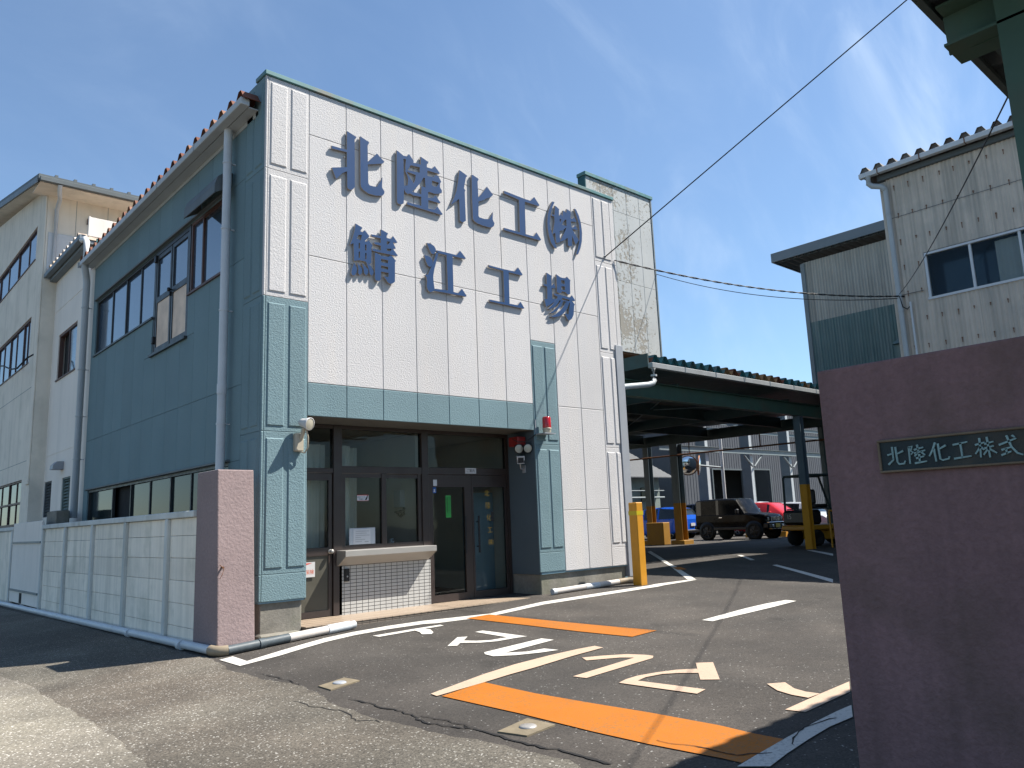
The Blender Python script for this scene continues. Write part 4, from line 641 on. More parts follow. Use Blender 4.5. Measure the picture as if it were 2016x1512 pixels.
def card(name, label, cat, x0, x1, z0, z1, y, m, texts=(), group=None, th=.004):
    p = MB(); face(p, x0, x1, z0, z1, y, 0, th); t_ = thing(name, label, cat, ((x0+x1)/2, y, z0), 0, group); p.build('card', m, t_)
    for (s_, sz, tx_, tz, im, vert) in texts:
        p = MB()
        if vert:
            for i_, ch in enumerate(s_): put_text(p, ch, sz, lambda u, v: (tx_+u, y-th-.001, tz-i_*sz*1.05+v))
        else: put_text(p, s_, sz, lambda u, v: (tx_+u, y-th-.001, tz+v))
        p.build('lettering', im, t_)
    return t_
card('office_sign', 'small white sign plate on the rail above the double doors', 'sign', 8.125, 8.358, 2.295, 2.388, YE-.001, M['white_plastic'], [('ご案内', .062, 8.242, 2.34, M['ink'], 0)])
t = card('door_sticker', 'bright green vertical sticker of dark characters on the door glass', 'sticker', 7.735, 7.84, 1.585, 1.94, YE+.0395, M['green_label'])
p = MB(); rq = random.Random(3)
for i_ in range(8):
    for j_ in range(3): x_ = 7.766+rq.uniform(-.004, .004); z_ = 1.91-.032*i_-j_*.0095; p.box(x_-.014, x_+.014, YE+.0335, YE+.0345, z_-.0035, z_)
    p.box(7.766-.003, 7.766+.003, YE+.0333, YE+.0342, 1.886-.032*i_, 1.911-.032*i_); p.box(7.812, 7.82, YE+.0335, YE+.0345, 1.885-.032*i_, 1.905-.032*i_)
p.build('lettering', M['ink'], t)
card('door_sticker', 'plain pale square sticker at the top of the left glass door', 'sticker', 7.475, 7.548, 2.092, 2.192, YE+.0125, M['paper'])
t = card('door_sticker', 'blue square sticker below the pale one on the door', 'sticker', 7.475, 7.55, 1.98, 2.083, YE+.0395, M['blue_label'])
p = MB(); p.box(7.500, 7.527, YE+.0335, YE+.0345, 2.0, 2.045); p.box(7.488, 7.539, YE+.0335, YE+.0345, 1.996, 2.0); p.build('emblem', M['paper'], t)
t = card('camera_notice', 'white notice with red edge about cameras on the hatch glass', 'sticker', 6.09, 6.285, 1.872, 1.962, yy-.006, M['paper'], [('防犯カメラ', .026, 6.162, 1.928, M['ink'], 0), ('作動中', .026, 6.16, 1.896, M['ink'], 0)])
p = MB(); p.box(6.09, 6.285, yy-.0112, yy-.0102, 1.953, 1.962); p.box(6.09, 6.285, yy-.0112, yy-.0102, 1.872, 1.877); p.build('edge_stripe', M['red_ink'], t)
p = MB(); p.prism([(6.235, 1.905), (6.262, 1.955), (6.274, 1.955), (6.262, 1.90), (6.245, 1.885), (6.225, 1.887), (6.222, 1.90)], lambda u, v: (u, yy-.0105, v), lambda u, v: (u, yy-.0115, v)); p.build('emblem', M['ink'], t)
t = thing('notice_board', 'aluminium board with a white printed sheet standing in the hatch window', 'notice board', (6.16, YE+.02, 1.225))
p = MB(); p.box(5.945, 6.385, YE+.004, YE+.02, 1.238, 1.478, c=.004); p.build('board', M['alu_board'], t)
p = MB(); face(p, 6.01, 6.30, 1.245, 1.462, YE+.003); p.build('sheet', M['paper'], t)
p = MB(); rq = random.Random(8)
for i_, (x0_, x1_) in enumerate(((6.05, 6.27), (6.05, 6.22), (6.05, 6.27), (6.045, 6.12), (6.045, 6.20), (6.045, 6.14))):
    z_ = 1.43-.03*i_; x_ = x0_
    while x_ < x1_: w_ = rq.uniform(.008, .02); p.box(x_, x_+w_, YE-.0012, YE-.0004, z_-.005, z_+.005); x_ += w_+.004
p.box(6.20, 6.265, YE-.0012, YE-.0004, 1.268, 1.282); p.build('print', M['ink_soft'], t)
t = card('wall_notice', 'white notice with red corner and orange characters on the side door', 'sign', 5.06, 5.40, .83, 1.035, YE+.011, M['white_plastic'], [('損害保険', .07, 5.245, .895, M['orange_ink'], 0)])
p = MB(); p.prism([(5.10, 1.022), (5.355, 1.022), (5.10, .955)], lambda u, v: (u, YE+.0065, v), lambda u, v: (u, YE+.0055, v)); p.build('corner_mark', M['red_ink'], t)
t = thing('door_lettering', 'column of five faded gold characters on the right glass door', 'lettering', (8.62, YE+.038, 1.1))
for i_, ch in enumerate('北陸化工㈱'): p = MB(); put_text(p, ch, .115, lambda u, v: (8.615+.014*i_+u, YE+.0385, 1.965-i_*.205+v)); p.build('character', M['gold_ink'], t)
tag(MB().box(8.69, 8.745, YE+.033, YE+.0385, 1.50, 1.66).build('door_sticker', M['ink'], loc=(8.72, YE+.035, 1.5)), 'small black sticker among the gold characters on the door', 'sticker')
# curtains, desk gear inside
def curtain(x0, x1, y, z0, z1, label, seed, ydir=False):
    rq = random.Random(seed); mb = MB(); n = 46; pts = []
    for i in range(n+1): s_ = i/n; pts.append((x0+(x1-x0)*s_, y+.035*math.sin(s_*(x1-x0)*38+rq.uniform(-.3, .3))+.012*math.sin(s_*71)))
    zs = [z0, z0+.5*(z1-z0), z1]; vs = [(a, b+.01*(1-k), z) for k, z in enumerate(zs) for a, b in pts]
    if ydir: vs = [(y+(b-y), x0+(a-x0), z) for a, b, z in vs]
    mb.add(vs, [(k*(n+1)+i, k*(n+1)+i+1, (k+1)*(n+1)+i+1, (k+1)*(n+1)+i) for k in range(2) for i in range(n)], 0, True)
    tag(mb.build('curtain', M['curtain'], loc=(x0, y, z0)), label, 'curtain', 'curtains behind the entrance glass')
curtain(4.98, 5.72, 1.02, .55, 2.72, 'pale curtain hanging behind the side door glass', 1)
curtain(5.92, 6.16, 1.05, .75, 2.72, 'narrow pale curtain at the left end of the hatch', 2)
curtain(6.28, 6.40, 1.3, .75, 2.72, 'thin strip of pale curtain deeper behind the hatch', 3)
t = thing('desk', 'dark desk standing inside the hatch window', 'desk', (6.5, 1.2, .262)); p = MB(); p.box(5.95, 7.25, .86, 1.5, 1.12, 1.16); p.build('desk_top', M['frame'], t)
for x_ in (6.0, 7.16): p = MB(); p.box(x_, x_+.04, .9, 1.45, .263, 1.12); p.build('leg', M['frame'], t)
t = thing('indoor_camera', 'small white dome camera on the desk behind the hatch', 'camera', (6.82, .92, 1.16)); p = MB(); p.lathe([(.0, .14), (.03, .135), (.042, .11), (.04, .04), (.045, .03), (.07, .012), (.07, 0)], (6.82, .93, 1.161), (0, 0, 1), 16); p.build('body', M['white_plastic'], t)
p = MB(); p.lathe([(.0, .045), (.014, .044), (.015, .03)], (6.82, .93, 1.27), (0, -1, 0), 12); p.build('lens', M['black'], t)
t = thing('wall_box', 'grey wall box with dark cable beyond the right hatch pane', 'electrical box', (7.27, 1.4, 1.7)); p = MB(); p.box(7.20, 7.298, 1.25, 1.45, 1.78, 2.06, c=.01); p.build('box', M['alu_board'], t)
p = MB(); p.tube([(7.24, 1.2, 1.76), (7.2, 1.15, 1.68), (7.24, 1.3, 1.64), (7.2, 1.4, 1.7), (7.26, 1.25, 1.72)], .025, 8); p.build('cable', M['black'], t)

# ------------------------------------------------------------------ left neighbours
mid = thing('annex_building', 'white annex with pale ribbed roof beside the blue office wall', 'building', (4.25, 10.5, .1))
W2 = [(9.78, 11.53, 5.24, 6.36), (9.62, 10.36, 1.0, 2.83), (11.35, 12.1, 2.0, 2.84)]
mb = MB()
for (a, b, c, d) in sub((8.865, 12.75, -.2, 7.86), W2): mb.box(4.252, 4.45, a, b, c, d)
mb.box(4.46, 11, 8.56, 12.7, 7.5, 7.6); mb.box(4.245, 4.252, 8.9, 12.7, 3.455, 3.465); mb.box(4.245, 4.252, 8.9, 12.7, 7.03, 7.04)
mb.build('wall', M['offwhite'], mid)
window_l(4.275, 9.78, 11.53, 5.24, 6.36, (10.62,), M['frame_brown'], M['win'], mid, open_idx=(1,)); vd = MB(); vd.box(4.40, 4.42, 10.6, 11.6, 5.2, 6.4); vd.build('dark_interior', M['void'], mid)
for (a, b, c, d, m_) in ((9.62, 10.36, 1.0, 2.83, 'asb_green'), (11.35, 12.1, 2.0, 2.84, 'slate_dark')):
    p = MB(); k = c
    while k < d-.02: p.add([(4.285, a, k), (4.285, b, k), (4.36, b, k+.085), (4.36, a, k+.085)], [(0, 1, 2, 3)]); k += .07
    p.box(4.27, 4.37, a-.0, a+.035, c, d); p.box(4.27, 4.37, b-.035, b, c, d); p.box(4.27, 4.37, a, b, d-.035, d); p.box(4.37, 4.38, a, b, c, d); p.build('louvre', M[m_], mid)
for (y_, z_, r_) in ((10.4, 3.02, .14), (12.4, 2.98, .2)):
    p = MB(); p.prism([(0, 0), (r_*2, 0), (r_*1.9, r_*.7), (r_*1.2, r_*1.25), (r_*.4, r_*1.3), (0, r_*1.3)], lambda u, v: (4.25-u*.8, y_-r_, z_+v), lambda u, v: (4.25-u*.8, y_+r_, z_+v)); p.build('vent_hood', M['grey_metal'], mid, bevel=.05)
rf = MB(); folded(rf, 8.93, 12.6, .3335, .155, lambda a, t, z: (4.0+6*t, a, 8.02+z+.03*t)); rf.build('roof', M['roof_pale'], mid)
gt = MB(); gutter_box(gt, (3.96, 7.93), (8.75, 12.4), .13, .11, 'y'); gt.box(4.10, 4.3, 8.75, 12.6, 7.86, 7.93); gt.build('gutter', M['slate_grey'], mid)
dp = MB(); dp.tube([(4.03, 8.80, 7.93), (4.05, 8.62, 7.90), (4.06, 8.52, 7.82), (4.06, 8.52, 7.36)], .065, 14); dp.build('downpipe', M['gutter_white'], mid)
sh = MB(); sh.box(4.15, 8.5, 8.70, 8.74, 8.02, 8.46, c=.005); sh.box(4.12, 4.15, 8.68, 8.76, 8.02, 8.47); sh.build('gable_sheet', M['offwhite'], mid)
sh = MB(); sh.box(4.3, 8.5, 8.72, 8.76, 7.4, 8.0); sh.build('end_wall', M['teal'], mid)

lb = thing('left_building', 'three storey cream building with hipped grey eave at the left edge', 'building', (3.95, 16, 0))
W3 = [(13.28, 20.0, 8.74, 9.66), (13.28, 19.0, 5.97, 7.19), (13.1, 17.2, 1.85, 2.97)]
mb = MB(); XB, YL = 3.95, 12.17
def ridge(y): return 10.16 + .21*(min(y, 26)-11.3)
for (a, b, c, d) in sub((YL, 30, -.3, 10.3), W3): mb.box(XB, XB+.25, a, b, c, d)
mb.prism([(YL, 10.3), (30, 10.3), (30, ridge(30)+.05), (YL, ridge(YL)+.02)], lambda u, v: (XB, u, v), lambda u, v: (XB+.25, u, v))
mb.box(XB+.251, 12, YL, YL+.25, -.3, 10.3); mb.box(11.8, 12.0, YL+.26, 30, -.3, 10.2)
mb.box(XB-.035, XB-.001, 12.19, 12.50, 2.8, 10.25, c=.01); mb.build('wall', M['cream'], lb)
for z in (3.40, 5.235): p = MB(); p.box(XB-.004, XB-.001, 12.55, 30, z, z+.012); p.build('wall_joint', M['slate_grey'], lb)
for k in range(4): x_ = 4.6+k*.75; p = MB(); p.box(x_, x_+.01, YL-.004, YL-.001, 8.0, 10.3); p.build('wall_joint', M['slate_grey'], lb)
window_l(XB+.03, 13.28, 20.0, 8.74, 9.66, (14.42, 15.86, 17.3, 18.7), M['frame_brown'], M['win'], lb); window_l(XB+.03, 13.28, 19.0, 5.97, 7.19, (13.8, 14.35, 15.3, 16.2, 17.1, 18.0), M['frame_brown'], M['win'], lb)
window_l(XB+.03, 13.1, 17.2, 1.85, 2.97, (13.9, 14.9, 15.9), M['frame_brown'], M['win_dark'], lb); p = MB(); p.box(XB+.025, XB+.1, 13.15, 17.15, 2.38, 2.43); p.build('window_bar', M['frame_brown'], lb)
rf = MB(); X0, Y0 = 3.56, 11.30
rf.prism([(Y0, ridge(Y0)), (26, ridge(26)), (26, ridge(26)+.22), (Y0, ridge(Y0)+.14)], lambda u, v: (X0, u, v), lambda u, v: (12.4, u, v))
for k in range(9): rf.box(X0+.35+k*.42, X0+.42+k*.42, Y0+.02, Y0+.12, ridge(Y0)+.10, ridge(Y0)+.2)
rf.build('roof', M['slate_dark'], lb)
rf = MB(); rf.prism([(Y0+.1, ridge(Y0)-.03), (26, ridge(26)-.03), (26, ridge(26)-.005), (Y0+.1, ridge(Y0)-.005)], lambda u, v: (X0+.05, u, v), lambda u, v: (XB+.3, u, v)); rf.box(X0+.05, 12, Y0+.12, YL+.1, 10.13, 10.15); rf.build('soffit', M['cream'], lb)
gt = MB(); gutter_box(gt, (Y0-.11, 10.10), (X0+.02, 9.5), .11, .11, 'x'); gt.build('gutter', M['slate_dark'], lb)
gt = MB(); gt.prism([(Y0+.04, ridge(Y0)-.08), (26, ridge(26)-.08), (26, ridge(26)+.06), (Y0+.04, ridge(Y0)+.05)], lambda u, v: (X0-.03, u, v), lambda u, v: (X0-.003, u, v)); gt.build('barge_board', M['slate_grey'], lb)
dp = MB(); dp.tube([(4.02, 11.25, 10.1), (4.02, 11.3, 10.0), (4.12, 11.7, 9.9), (4.14, 12.08, 9.75), (4.14, 12.08, 8.05)], .05, 12); dp.build('downpipe', M['pipe'], lb)
p = MB(); p.box(4.0, 6.0, YL-.03, YL-.002, 7.9, 9.15); p.build('pale_panel', M['gutter_white'], lb)
p = MB(); p.box(4.86, 6.4, YL-.06, YL-.002, 9.55, 9.70); p.box(4.9, 6.4, YL-.03, YL-.002, 9.0, 9.54); p.build('window', M['frame_brown'], lb)
p = MB(); p.tube([(XB-.02, 12.55, 6.05), (XB-.15, 12.6, 5.95), (XB-.3, 12.9, 5.72), (XB-.35, 13.4, 5.78), (XB-.4, 14.2, 6.0), (XB-.6, 18, 6.6)], .02, 8); p.build('service_cable', M['wire'], lb)

# ------------------------------------------------------------------ fence, pillars, ground pipes
fx = 3.55
fen = thing('concrete_fence', 'low pale fence of stacked concrete slabs between slim posts', 'fence', (fx, 4, .15))
posts = [1.17, 2.95, 4.73, 6.52, 8.30]; bays = [(.22, 1.12)] + [(a+.05, b-.05) for a, b in zip(posts, posts[1:])]
for a, b in bays:
    p = MB(); z = gz(fx, a)-.05; k = 0
    while z < 1.68: h_ = min(.275, 1.69-z); p.box(fx+.012+.002*(k % 2), fx+.06, a+.003, b-.003, z+.002, z+h_-.002, c=.004); z += .275; k += 1
    p.build('slab_panel', M['fence'], fen)
for y_ in posts: p = MB(); p.box(fx-.035, fx+.09, y_-.048, y_+.048, gz(fx, y_)-.1, 1.69, c=.01); p.build('post', M['fence_trim'], fen)
p = MB(); ys_ = [.21, 2.06, 3.84, 5.62, 8.36]
for a, b in zip(ys_, ys_[1:]): p.box(fx-.035, fx+.095, a+.003, b-.003, 1.692, 1.772, c=.008)
p.build('cap', M['fence_trim'], fen)
t = thing('sheet_metal_gate', 'plain white sheet metal gate panels next to the concrete fence', 'gate', (fx, 9.7, .1))
for a, b in ((8.40, 9.85), (9.86, 11.2)): p = MB(); p.box(fx-.02, fx+.02, a, b, .18, 1.86, c=.006); p.build('gate_leaf', M['offwhite'], t)
p = MB(); p.box(fx-.045, fx-.02, 8.40, 11.2, 1.42, 1.46); p.box(fx-.045, fx-.02, 8.40, 11.2, .42, .46); p.build('rail', M['lt_steel'], t)
p = MB(); p.box(fx-.022, fx-.019, 9.9, 10.15, .19, .40); p.build('pipe_opening', M['void'], t)
t = thing('gate_post', 'mossy square concrete upright behind the white sheet gate', 'post', (3.9, 8.5, .1)); p = MB(); p.box(3.75, 4.0, 8.35, 9.15, .0, 2.05, c=.015); p.build('post', M['concrete'], t)
t = thing('concrete_fence', 'short far stretch of pale concrete fence beyond the white sheet gate', 'fence', (fx, 14, 0)); p = MB(); p.box(fx+.01, fx+.06, 11.25, 24, -.2, 1.70, c=.01); p.build('slab_panel', M['fence'], t)
for k in range(7): p = MB(); p.box(fx-.03, fx+.09, 11.3+1.8*k, 11.4+1.8*k, -.2, 1.71, c=.01); p.build('post', M['fence_trim'], t)
p = MB(); p.box(fx-.03, fx+.09, 11.25, 24, 1.712, 1.79, c=.008); p.build('cap', M['fence_trim'], t)
mb = MB(); mb.prism([(3.55, -.56), (4.0, -.53), (4.0, .2), (3.55, .2)], lambda u, v: (u, v, -.05), lambda u, v: (u if u > 4 else u+.0, v+(.13 if v < 0 else 0), 2.22))
pil = tag(mb.build('gate_pillar', M['pink'], loc=(3.85, -.1, .1), bevel=.012), 'tall mauve rendered pillar at the fence end by the blue corner', 'pillar')
t = thing('wire_stub', 'rusty wire stub twisted on a nail in the mauve pillar', 'wire', (3.60, -.55, 1.08)); p = MB(); p.tube([(3.575, -.50, 1.13), (3.57, -.55, 1.12), (3.60, -.56, 1.08), (3.58, -.56, 1.02), (3.56, -.55, .98)], .004, 6); p.tube([(3.60, -.46, 1.10), (3.60, -.545, 1.10)], .012, 8); p.build('stub', M['rust'], t)
t = thing('drain_pipe', 'long grey drain pipe lying along the foot of the concrete fence', 'pipe', (3.5, 5, .2))
p = MB(); pth = [(3.40, 18, gz(3.4, 18)+.05), (3.44, 11, gz(3.44, 11)+.05), (3.47, 5, gz(3.47, 5)+.05), (3.49, .3, gz(3.49, .3)+.06), (3.50, -.52, gz(3.5, -.52)+.06)]; p.tube(pth, .05, 12)
for y_ in (9.6, 6.4, 2.4, .4): z_ = gz(3.47, y_)+.053; p.tube([(3.468, y_, z_), (3.47, y_-.08, z_)], .057, 12)
p.build('run', M['pipe'], t)
p = MB(); p.tube([(3.50, -.50, gz(3.5, -.5)+.06), (3.505, -.58, gz(3.5, -.58)+.058), (3.55, -.66, gz(3.55, -.66)+.055), (3.62, -.68, gz(3.62, -.68)+.055)], .058, 12); p.build('elbow', M['pipe_tan'], t)
p = MB(); p.tube([(3.60, -.685, gz(3.6, -.68)+.055), (4.42, -.50, gz(4.42, -.5)+.055)], .053, 12); p.tube([(4.0, -.60, gz(4, -.6)+.055), (4.08, -.58, gz(4.08, -.58)+.055)], .06, 12); p.build('dark_run', M['pipe_dark'], t)
p = MB(); p.tube([(4.40, -.505, gz(4.4, -.5)+.055), (5.02, -.37, gz(5.02, -.37)+.056)], .051, 12); p.build('bleached_run', M['pipe_white'], t)
p = MB(); p.tube([(5.0, -.375, gz(5, -.37)+.056), (5.36, -.30, gz(5.36, -.3)+.056)], .058, 12); p.tube([(5.36, -.30, gz(5.36, -.3)+.056), (5.44, -.285, gz(5.44, -.28)+.056)], .05, 12); p.build('collar', M['pipe'], t)
t = thing('drain_pipe', 'short white pipe on the ground below the right end of the facade', 'pipe', (10, -.1, .25))
p = MB(); p.tube([(9.20, -.14, gz(9.2, -.14)+.05), (9.28, -.14, gz(9.28, -.14)+.05)], .05, 12); p.build('grey_collar', M['pipe'], t); p = MB(); p.tube([(9.98, -.14, gz(10, -.14)+.05), (10.32, -.145, gz(10.3, -.15)+.05)], .05, 12); p.build('grey_run', M['pipe'], t)
p = MB(); p.tube([(9.27, -.14, gz(9.27, -.14)+.05), (9.99, -.14, gz(10, -.14)+.05)], .047, 12); p.build('bleached_run', M['pipe_white'], t); p = MB(); p.tube([(10.31, -.145, gz(10.3, -.15)+.05), (10.85, -.15, gz(10.85, -.15)+.05)], .047, 12); p.build('bleached_run', M['pipe_white'], t)
p = MB(); p.tube([(10.84, -.15, gz(10.84, -.15)+.05), (11.0, -.15, gz(11, -.15)+.05), (11.1, -.2, gz(11.1, -.2)+.05), (11.16, -.3, gz(11.16, -.3)+.04)], .052, 12); p.build('elbow', M['pipe_tan'], t)
t = thing('bollard', 'tall square orange yellow steel bollard at the facade corner', 'bollard', (10.95, -.55, gz(10.95, -.55)))
p = MB(); zb = gz(10.95, -.55); p.box(-.09, .09, -.09, .09, -.1, 1.42, c=.012); o_ = p.build('post', M['yellow'], t, local=True)
p = MB(); p.box(-.0925, .0925, -.0925, .0925, 1.20, 1.27); p.build('band', M['yellow_band'], t, local=True)

# ------------------------------------------------------------------ weathered block behind the office, with an open underside
wb = thing('weathered_building', 'tall narrow block of peeling grey panels rising behind the office right end', 'building', (16.5, 3.9, .4))
pm_ = MB(); f39 = front(3.9)
pc = [15.17, 15.75, 16.26, 16.85, 17.42, 17.97]
for a, b in zip(pc, pc[1:]):
    for t_, b_ in ((10.74, 10.0), (10.0, 7.95), (7.95, 5.93)): panel(pm_, f39, a, b, b_, t_, 0, g=.003, c=.006)
for k in range(6): panel(pm_, f39, 15.17-.6*(k+1), 15.17-.6*k, 5.93, 7.6, 0)
pm_.build('panel', M['peel'], wb)
p = MB(); p.box(15.19, 17.95, 3.915, 4.15, 5.94, 10.73); p.build('wall_core', M['offwhite'], wb)
p = MB(); p.box(15.135, 15.168, 3.893, 4.16, 7.0, 10.735); p.build('side_cover', M['teal_dark'], wb)
p = MB(); p.box(15.11, 18.06, 3.855, 4.18, 10.745, 10.85, c=.008); p.build('coping', M['teal'], wb)
p = MB(); p.box(17.973, 18.02, 3.88, 4.16, 5.93, 10.735); p.build('corner_trim', M['lt_steel'], wb)
p = MB(); p.box(11.6, 18.0, 4.16, 12, 5.95, 6.05); p.box(17.9, 18.0, 4.16, 12, 4.95, 5.94); p.box(11.6, 18.0, 12.0, 12.1, 4.5, 6.0); p.box(11.6, 17.97, 3.93, 4.14, 5.88, 5.925); p.build('ceiling', M['rust'], wb)

# ------------------------------------------------------------------ yard canopy
cn = thing('yard_canopy', 'long dark steel canopy with patchy teal ribbed roof over the yard entrance', 'canopy', (20, 6, .4))
XC0, XC1, YC0 = 13.35, 25.08, .72
rf = MB(); folded(rf, XC0, XC1, .345, .165, lambda a, t, z: (a, YC0+15.5*t, 4.765+z+.25*t)); rf.build('roof', M['roof_teal'], cn)
p = MB(); p.box(XC0-.02, XC1, YC0+.12, YC0+15.4, 4.70, 4.73); p.box(XC0-.05, XC0-.021, YC0+.05, YC0+15, 4.66, 4.95); p.build('deck', M['dark_steel'], cn)
gt = MB(); gutter_box(gt, (YC0-.12, 4.60), (XC0-.12, XC1), .12, .115, 'x'); gt.build('gutter', M['canopy_gutter'], cn)
for k in range(9): p = MB(); p.box(14.4+1.2*k, 14.43+1.2*k, YC0-.127, YC0, 4.597, 4.722); p.build('gutter_clip', M['slate_grey'], cn)
p = MB(); p.tube([(XC0-.02, YC0-.06, 4.60), (XC0-.02, YC0-.06, 4.33), (XC0-.07, YC0-.06, 4.27), (XC0-.2, YC0-.04, 4.23), (11.5, YC0+.25, 4.02)], .06, 14); p.tube([(XC0-.02, YC0-.06, 4.42), (XC0-.02, YC0-.06, 4.46)], .068, 14); p.build('downpipe', M['gutter'], cn)
def ibeam(mb, p0, p1, h, w, tw_=.014):
    (x0, y0, z0), (x1, y1, _) = p0, p1
    if abs(x1-x0) > abs(y1-y0):
        mb.box(x0, x1, y0-w/2, y0+w/2, z0, z0+tw_); mb.box(x0, x1, y0-w/2, y0+w/2, z0+h-tw_, z0+h); mb.box(x0, x1, y0-tw_/2, y0+tw_/2, z0+tw_, z0+h-tw_)
    else:
        mb.box(x0-w/2, x0+w/2, y0, y1, z0, z0+tw_); mb.box(x0-w/2, x0+w/2, y0, y1, z0+h-tw_, z0+h); mb.box(x0-tw_/2, x0+tw_/2, y0, y1, z0+tw_, z0+h-tw_)
p = MB(); ibeam(p, (11.6, 1.25, 4.06), (25, 1.25, 0), .36, .2); p.build('girder', M['green_steel'], cn)
for y_ in (4.2, 7.2, 10.2, 13.2): p = MB(); ibeam(p, (11.6, y_, 4.28), (24.85, y_, 0), .34, .14); p.build('beam', M['dark_steel'], cn)
for x_ in (15.2, 20.3): p = MB(); ibeam(p, (x_, 1.38, 4.24), (x_, 16, 0), .3, .12); p.build('beam', M['dark_steel'], cn)
p = MB(); ibeam(p, (24.95, .9, 4.17), (24.95, 16, 0), .38, .2); p.build('edge_beam', M['dark_steel'], cn)
for a, b in (((15.2, 1.4, 4.45), (20.3, 7.2, 4.45)), ((15.2, 7.2, 4.45), (20.3, 1.4, 4.45)), ((20.3, 7.2, 4.45), (24.9, 13.2, 4.45))): p = MB(); p.tube([a, b], .016, 6); p.build('brace', M['lt_steel'], cn)
p = MB(); p.tube([(24.8, .9, 3.72), (24.8, 16, 3.72)], .03, 8)
for k in range(5): p.box(24.79, 24.81, 2+3*k, 2.03+3*k, 3.74, 4.18)
p.build('pipe_rail', M['rust'], cn)
for (x_, y_, w_, zt, yh, ft) in ((20.47, 1.25, .20, 4.055, 1.75, 0), (24.95, 8.75, .34, 4.165, 1.55, 1), (25.15, 10.3, .26, 4.5, 1.5, 1), (25.15, 11.6, .2, 4.5, 1.5, 1), (24.95, 15.6, .3, 4.165, 1.5, 1)):
    z_ = gz(x_, y_); h_ = w_/2
    def hcol(mb, z0, z1): mb.box(x_-h_, x_-h_+.016, y_-h_, y_+h_, z0, z1); mb.box(x_+h_-.016, x_+h_, y_-h_, y_+h_, z0, z1); mb.box(x_-h_+.016, x_+h_-.016, y_-.007, y_+.007, z0, z1)
    p = MB(); hcol(p, z_+yh, zt); co_ = p.build('column', M['blue_steel'], cn); p = MB(); hcol(p, z_, z_+yh-.001); p.build('painted_foot', M['yellow_foot' if ft else 'yellow'], co_)
    if ft: p = MB(); p.box(x_-h_-.14, x_+h_+.14, y_-h_-.14, y_+h_+.14, z_-.05, z_+.16, c=.015); p.build('footing', M['yellow_foot'], co_)
t = thing('barrier_block', 'square yellow barrier block standing between the canopy columns', 'barrier', (24.9, 9.9, .34)); z_ = gz(24.9, 9.9); p = MB(); p.box(24.55, 24.98, 9.3, 10.12, z_, z_+.85, c=.02); p.build('block', M['yellow_foot'], t)

# ------------------------------------------------------------------ corrugated buildings on the right
def corr(mb, x, y0, y1, z0, z1, pitch, amp, mi=0):
    n = int((y1-y0)/pitch*6); vs = []
    for i in range(n+1): y = y0+(y1-y0)*i/n; d = amp*math.sin(2*math.pi*y/pitch); vs += [(x-amp-d, y, z0), (x-amp-d, y, z1)]
    mb.add(vs, [(2*i, 2*i+2, 2*i+3, 2*i+1) for i in range(n)], mi, True)
ra = thing('corrugated_building', 'weathered grey corrugated building with white framed sliding window on the right', 'building', (18.4, -5, .4))
XA = 18.4; mb = MB(); rows = [(9.08, 8.09), (8.11, 6.235), (6.25, 4.37), (4.39, 2.5), (2.52, .3)]
WA = [(-7.05, -3.255, 6.0, 7.105)]
for k, (t_, b_) in enumerate(rows):
    for (a, b, c, d) in sub((-14, -2.66, b_, t_), WA): corr(mb, XA-.012*(k % 2), a, b, c, d, .09, .013)
rq = random.Random(5)
for z_ in (8.86, 8.17, 7.54, 6.92, 6.30, 5.65, 5.02, 4.45):
    for k in range(24):
        y_ = -2.83-.325*k+rq.uniform(-.02, .02)
        if -7.1 < y_ < -3.2 and 5.95 < z_ < 7.15: continue
        mb.box(XA-.05, XA-.026, y_-.011, y_+.011, z_-.012, z_+.012, 1); mb.box(XA-.0395, XA-.037, y_-.007, y_+.007, z_-rq.uniform(.05, .13), z_-.012, 1)
for zl in (8.10, 6.243):  # dark wavy strips drawn in as the thin shadow at each lap
    n = 240; vs = []
    for i in range(n+1): y = -14+11.3*i/n; d = .013*math.sin(2*math.pi*y/.09); vs += [(XA-.041-d*.6, y, zl-.006), (XA-.041-d*.6, y, zl+.006)]
    mb.add(vs, [(2*i, 2*i+2, 2*i+3, 2*i+1) for i in range(n) if not (zl < 7 and -7.1 < vs[2*i][1] < -3.2)], 2)
mb.build('wall', [M['asb'], M['rust'], M['slate_dark']], ra)
p = MB(); p.box(XA-.02, XA+.2, -2.655, -2.50, .3, 9.05, c=.01); p.box(XA+.03, XA+.16, -14, -2.66, .3, 5.98); p.box(XA+.03, XA+.16, -14, -2.66, 7.12, 9.05); p.box(XA+.03, XA+.16, -14, -7.07, 5.98, 7.12); p.box(XA+.03, XA+.16, -3.24, -2.66, 5.98, 7.12); p.box(XA+.2, 32, -2.56, -2.5, .3, 9.0); p.build('wall_core', M['asb'], ra)
wf = MB()
wf.box(XA-.03, XA+.08, -7.03, -3.27, 7.04, 7.09); wf.box(XA-.045, XA+.08, -7.03, -3.25, 6.0, 6.055); wf.box(XA-.03, XA+.08, -3.315, -3.265, 6.055, 7.04)
for q in (-4.2, -5.15, -6.1): wf.box(XA-.01, XA+.06, q-.025, q+.025, 6.055, 7.04)
wfo = wf.build('window', M['white_alu'], ra)
for k, (a, b) in enumerate(((-4.175, -3.315), (-5.125, -4.225), (-6.075, -5.175), (-7.03, -6.125))): p = MB(); p.box(XA+.02+.02*(k % 2), XA+.026+.02*(k % 2), a, b, 6.055, 7.04); p.build('pane', M['clear'], wfo)
p = MB(); p.box(XA+.5, XA+.52, -7.2, -3.1, 5.9, 7.2); p.build('dark_interior', M['win_blue'], ra)
rq = random.Random(2); mbc = MB(); n = 40; vs = []
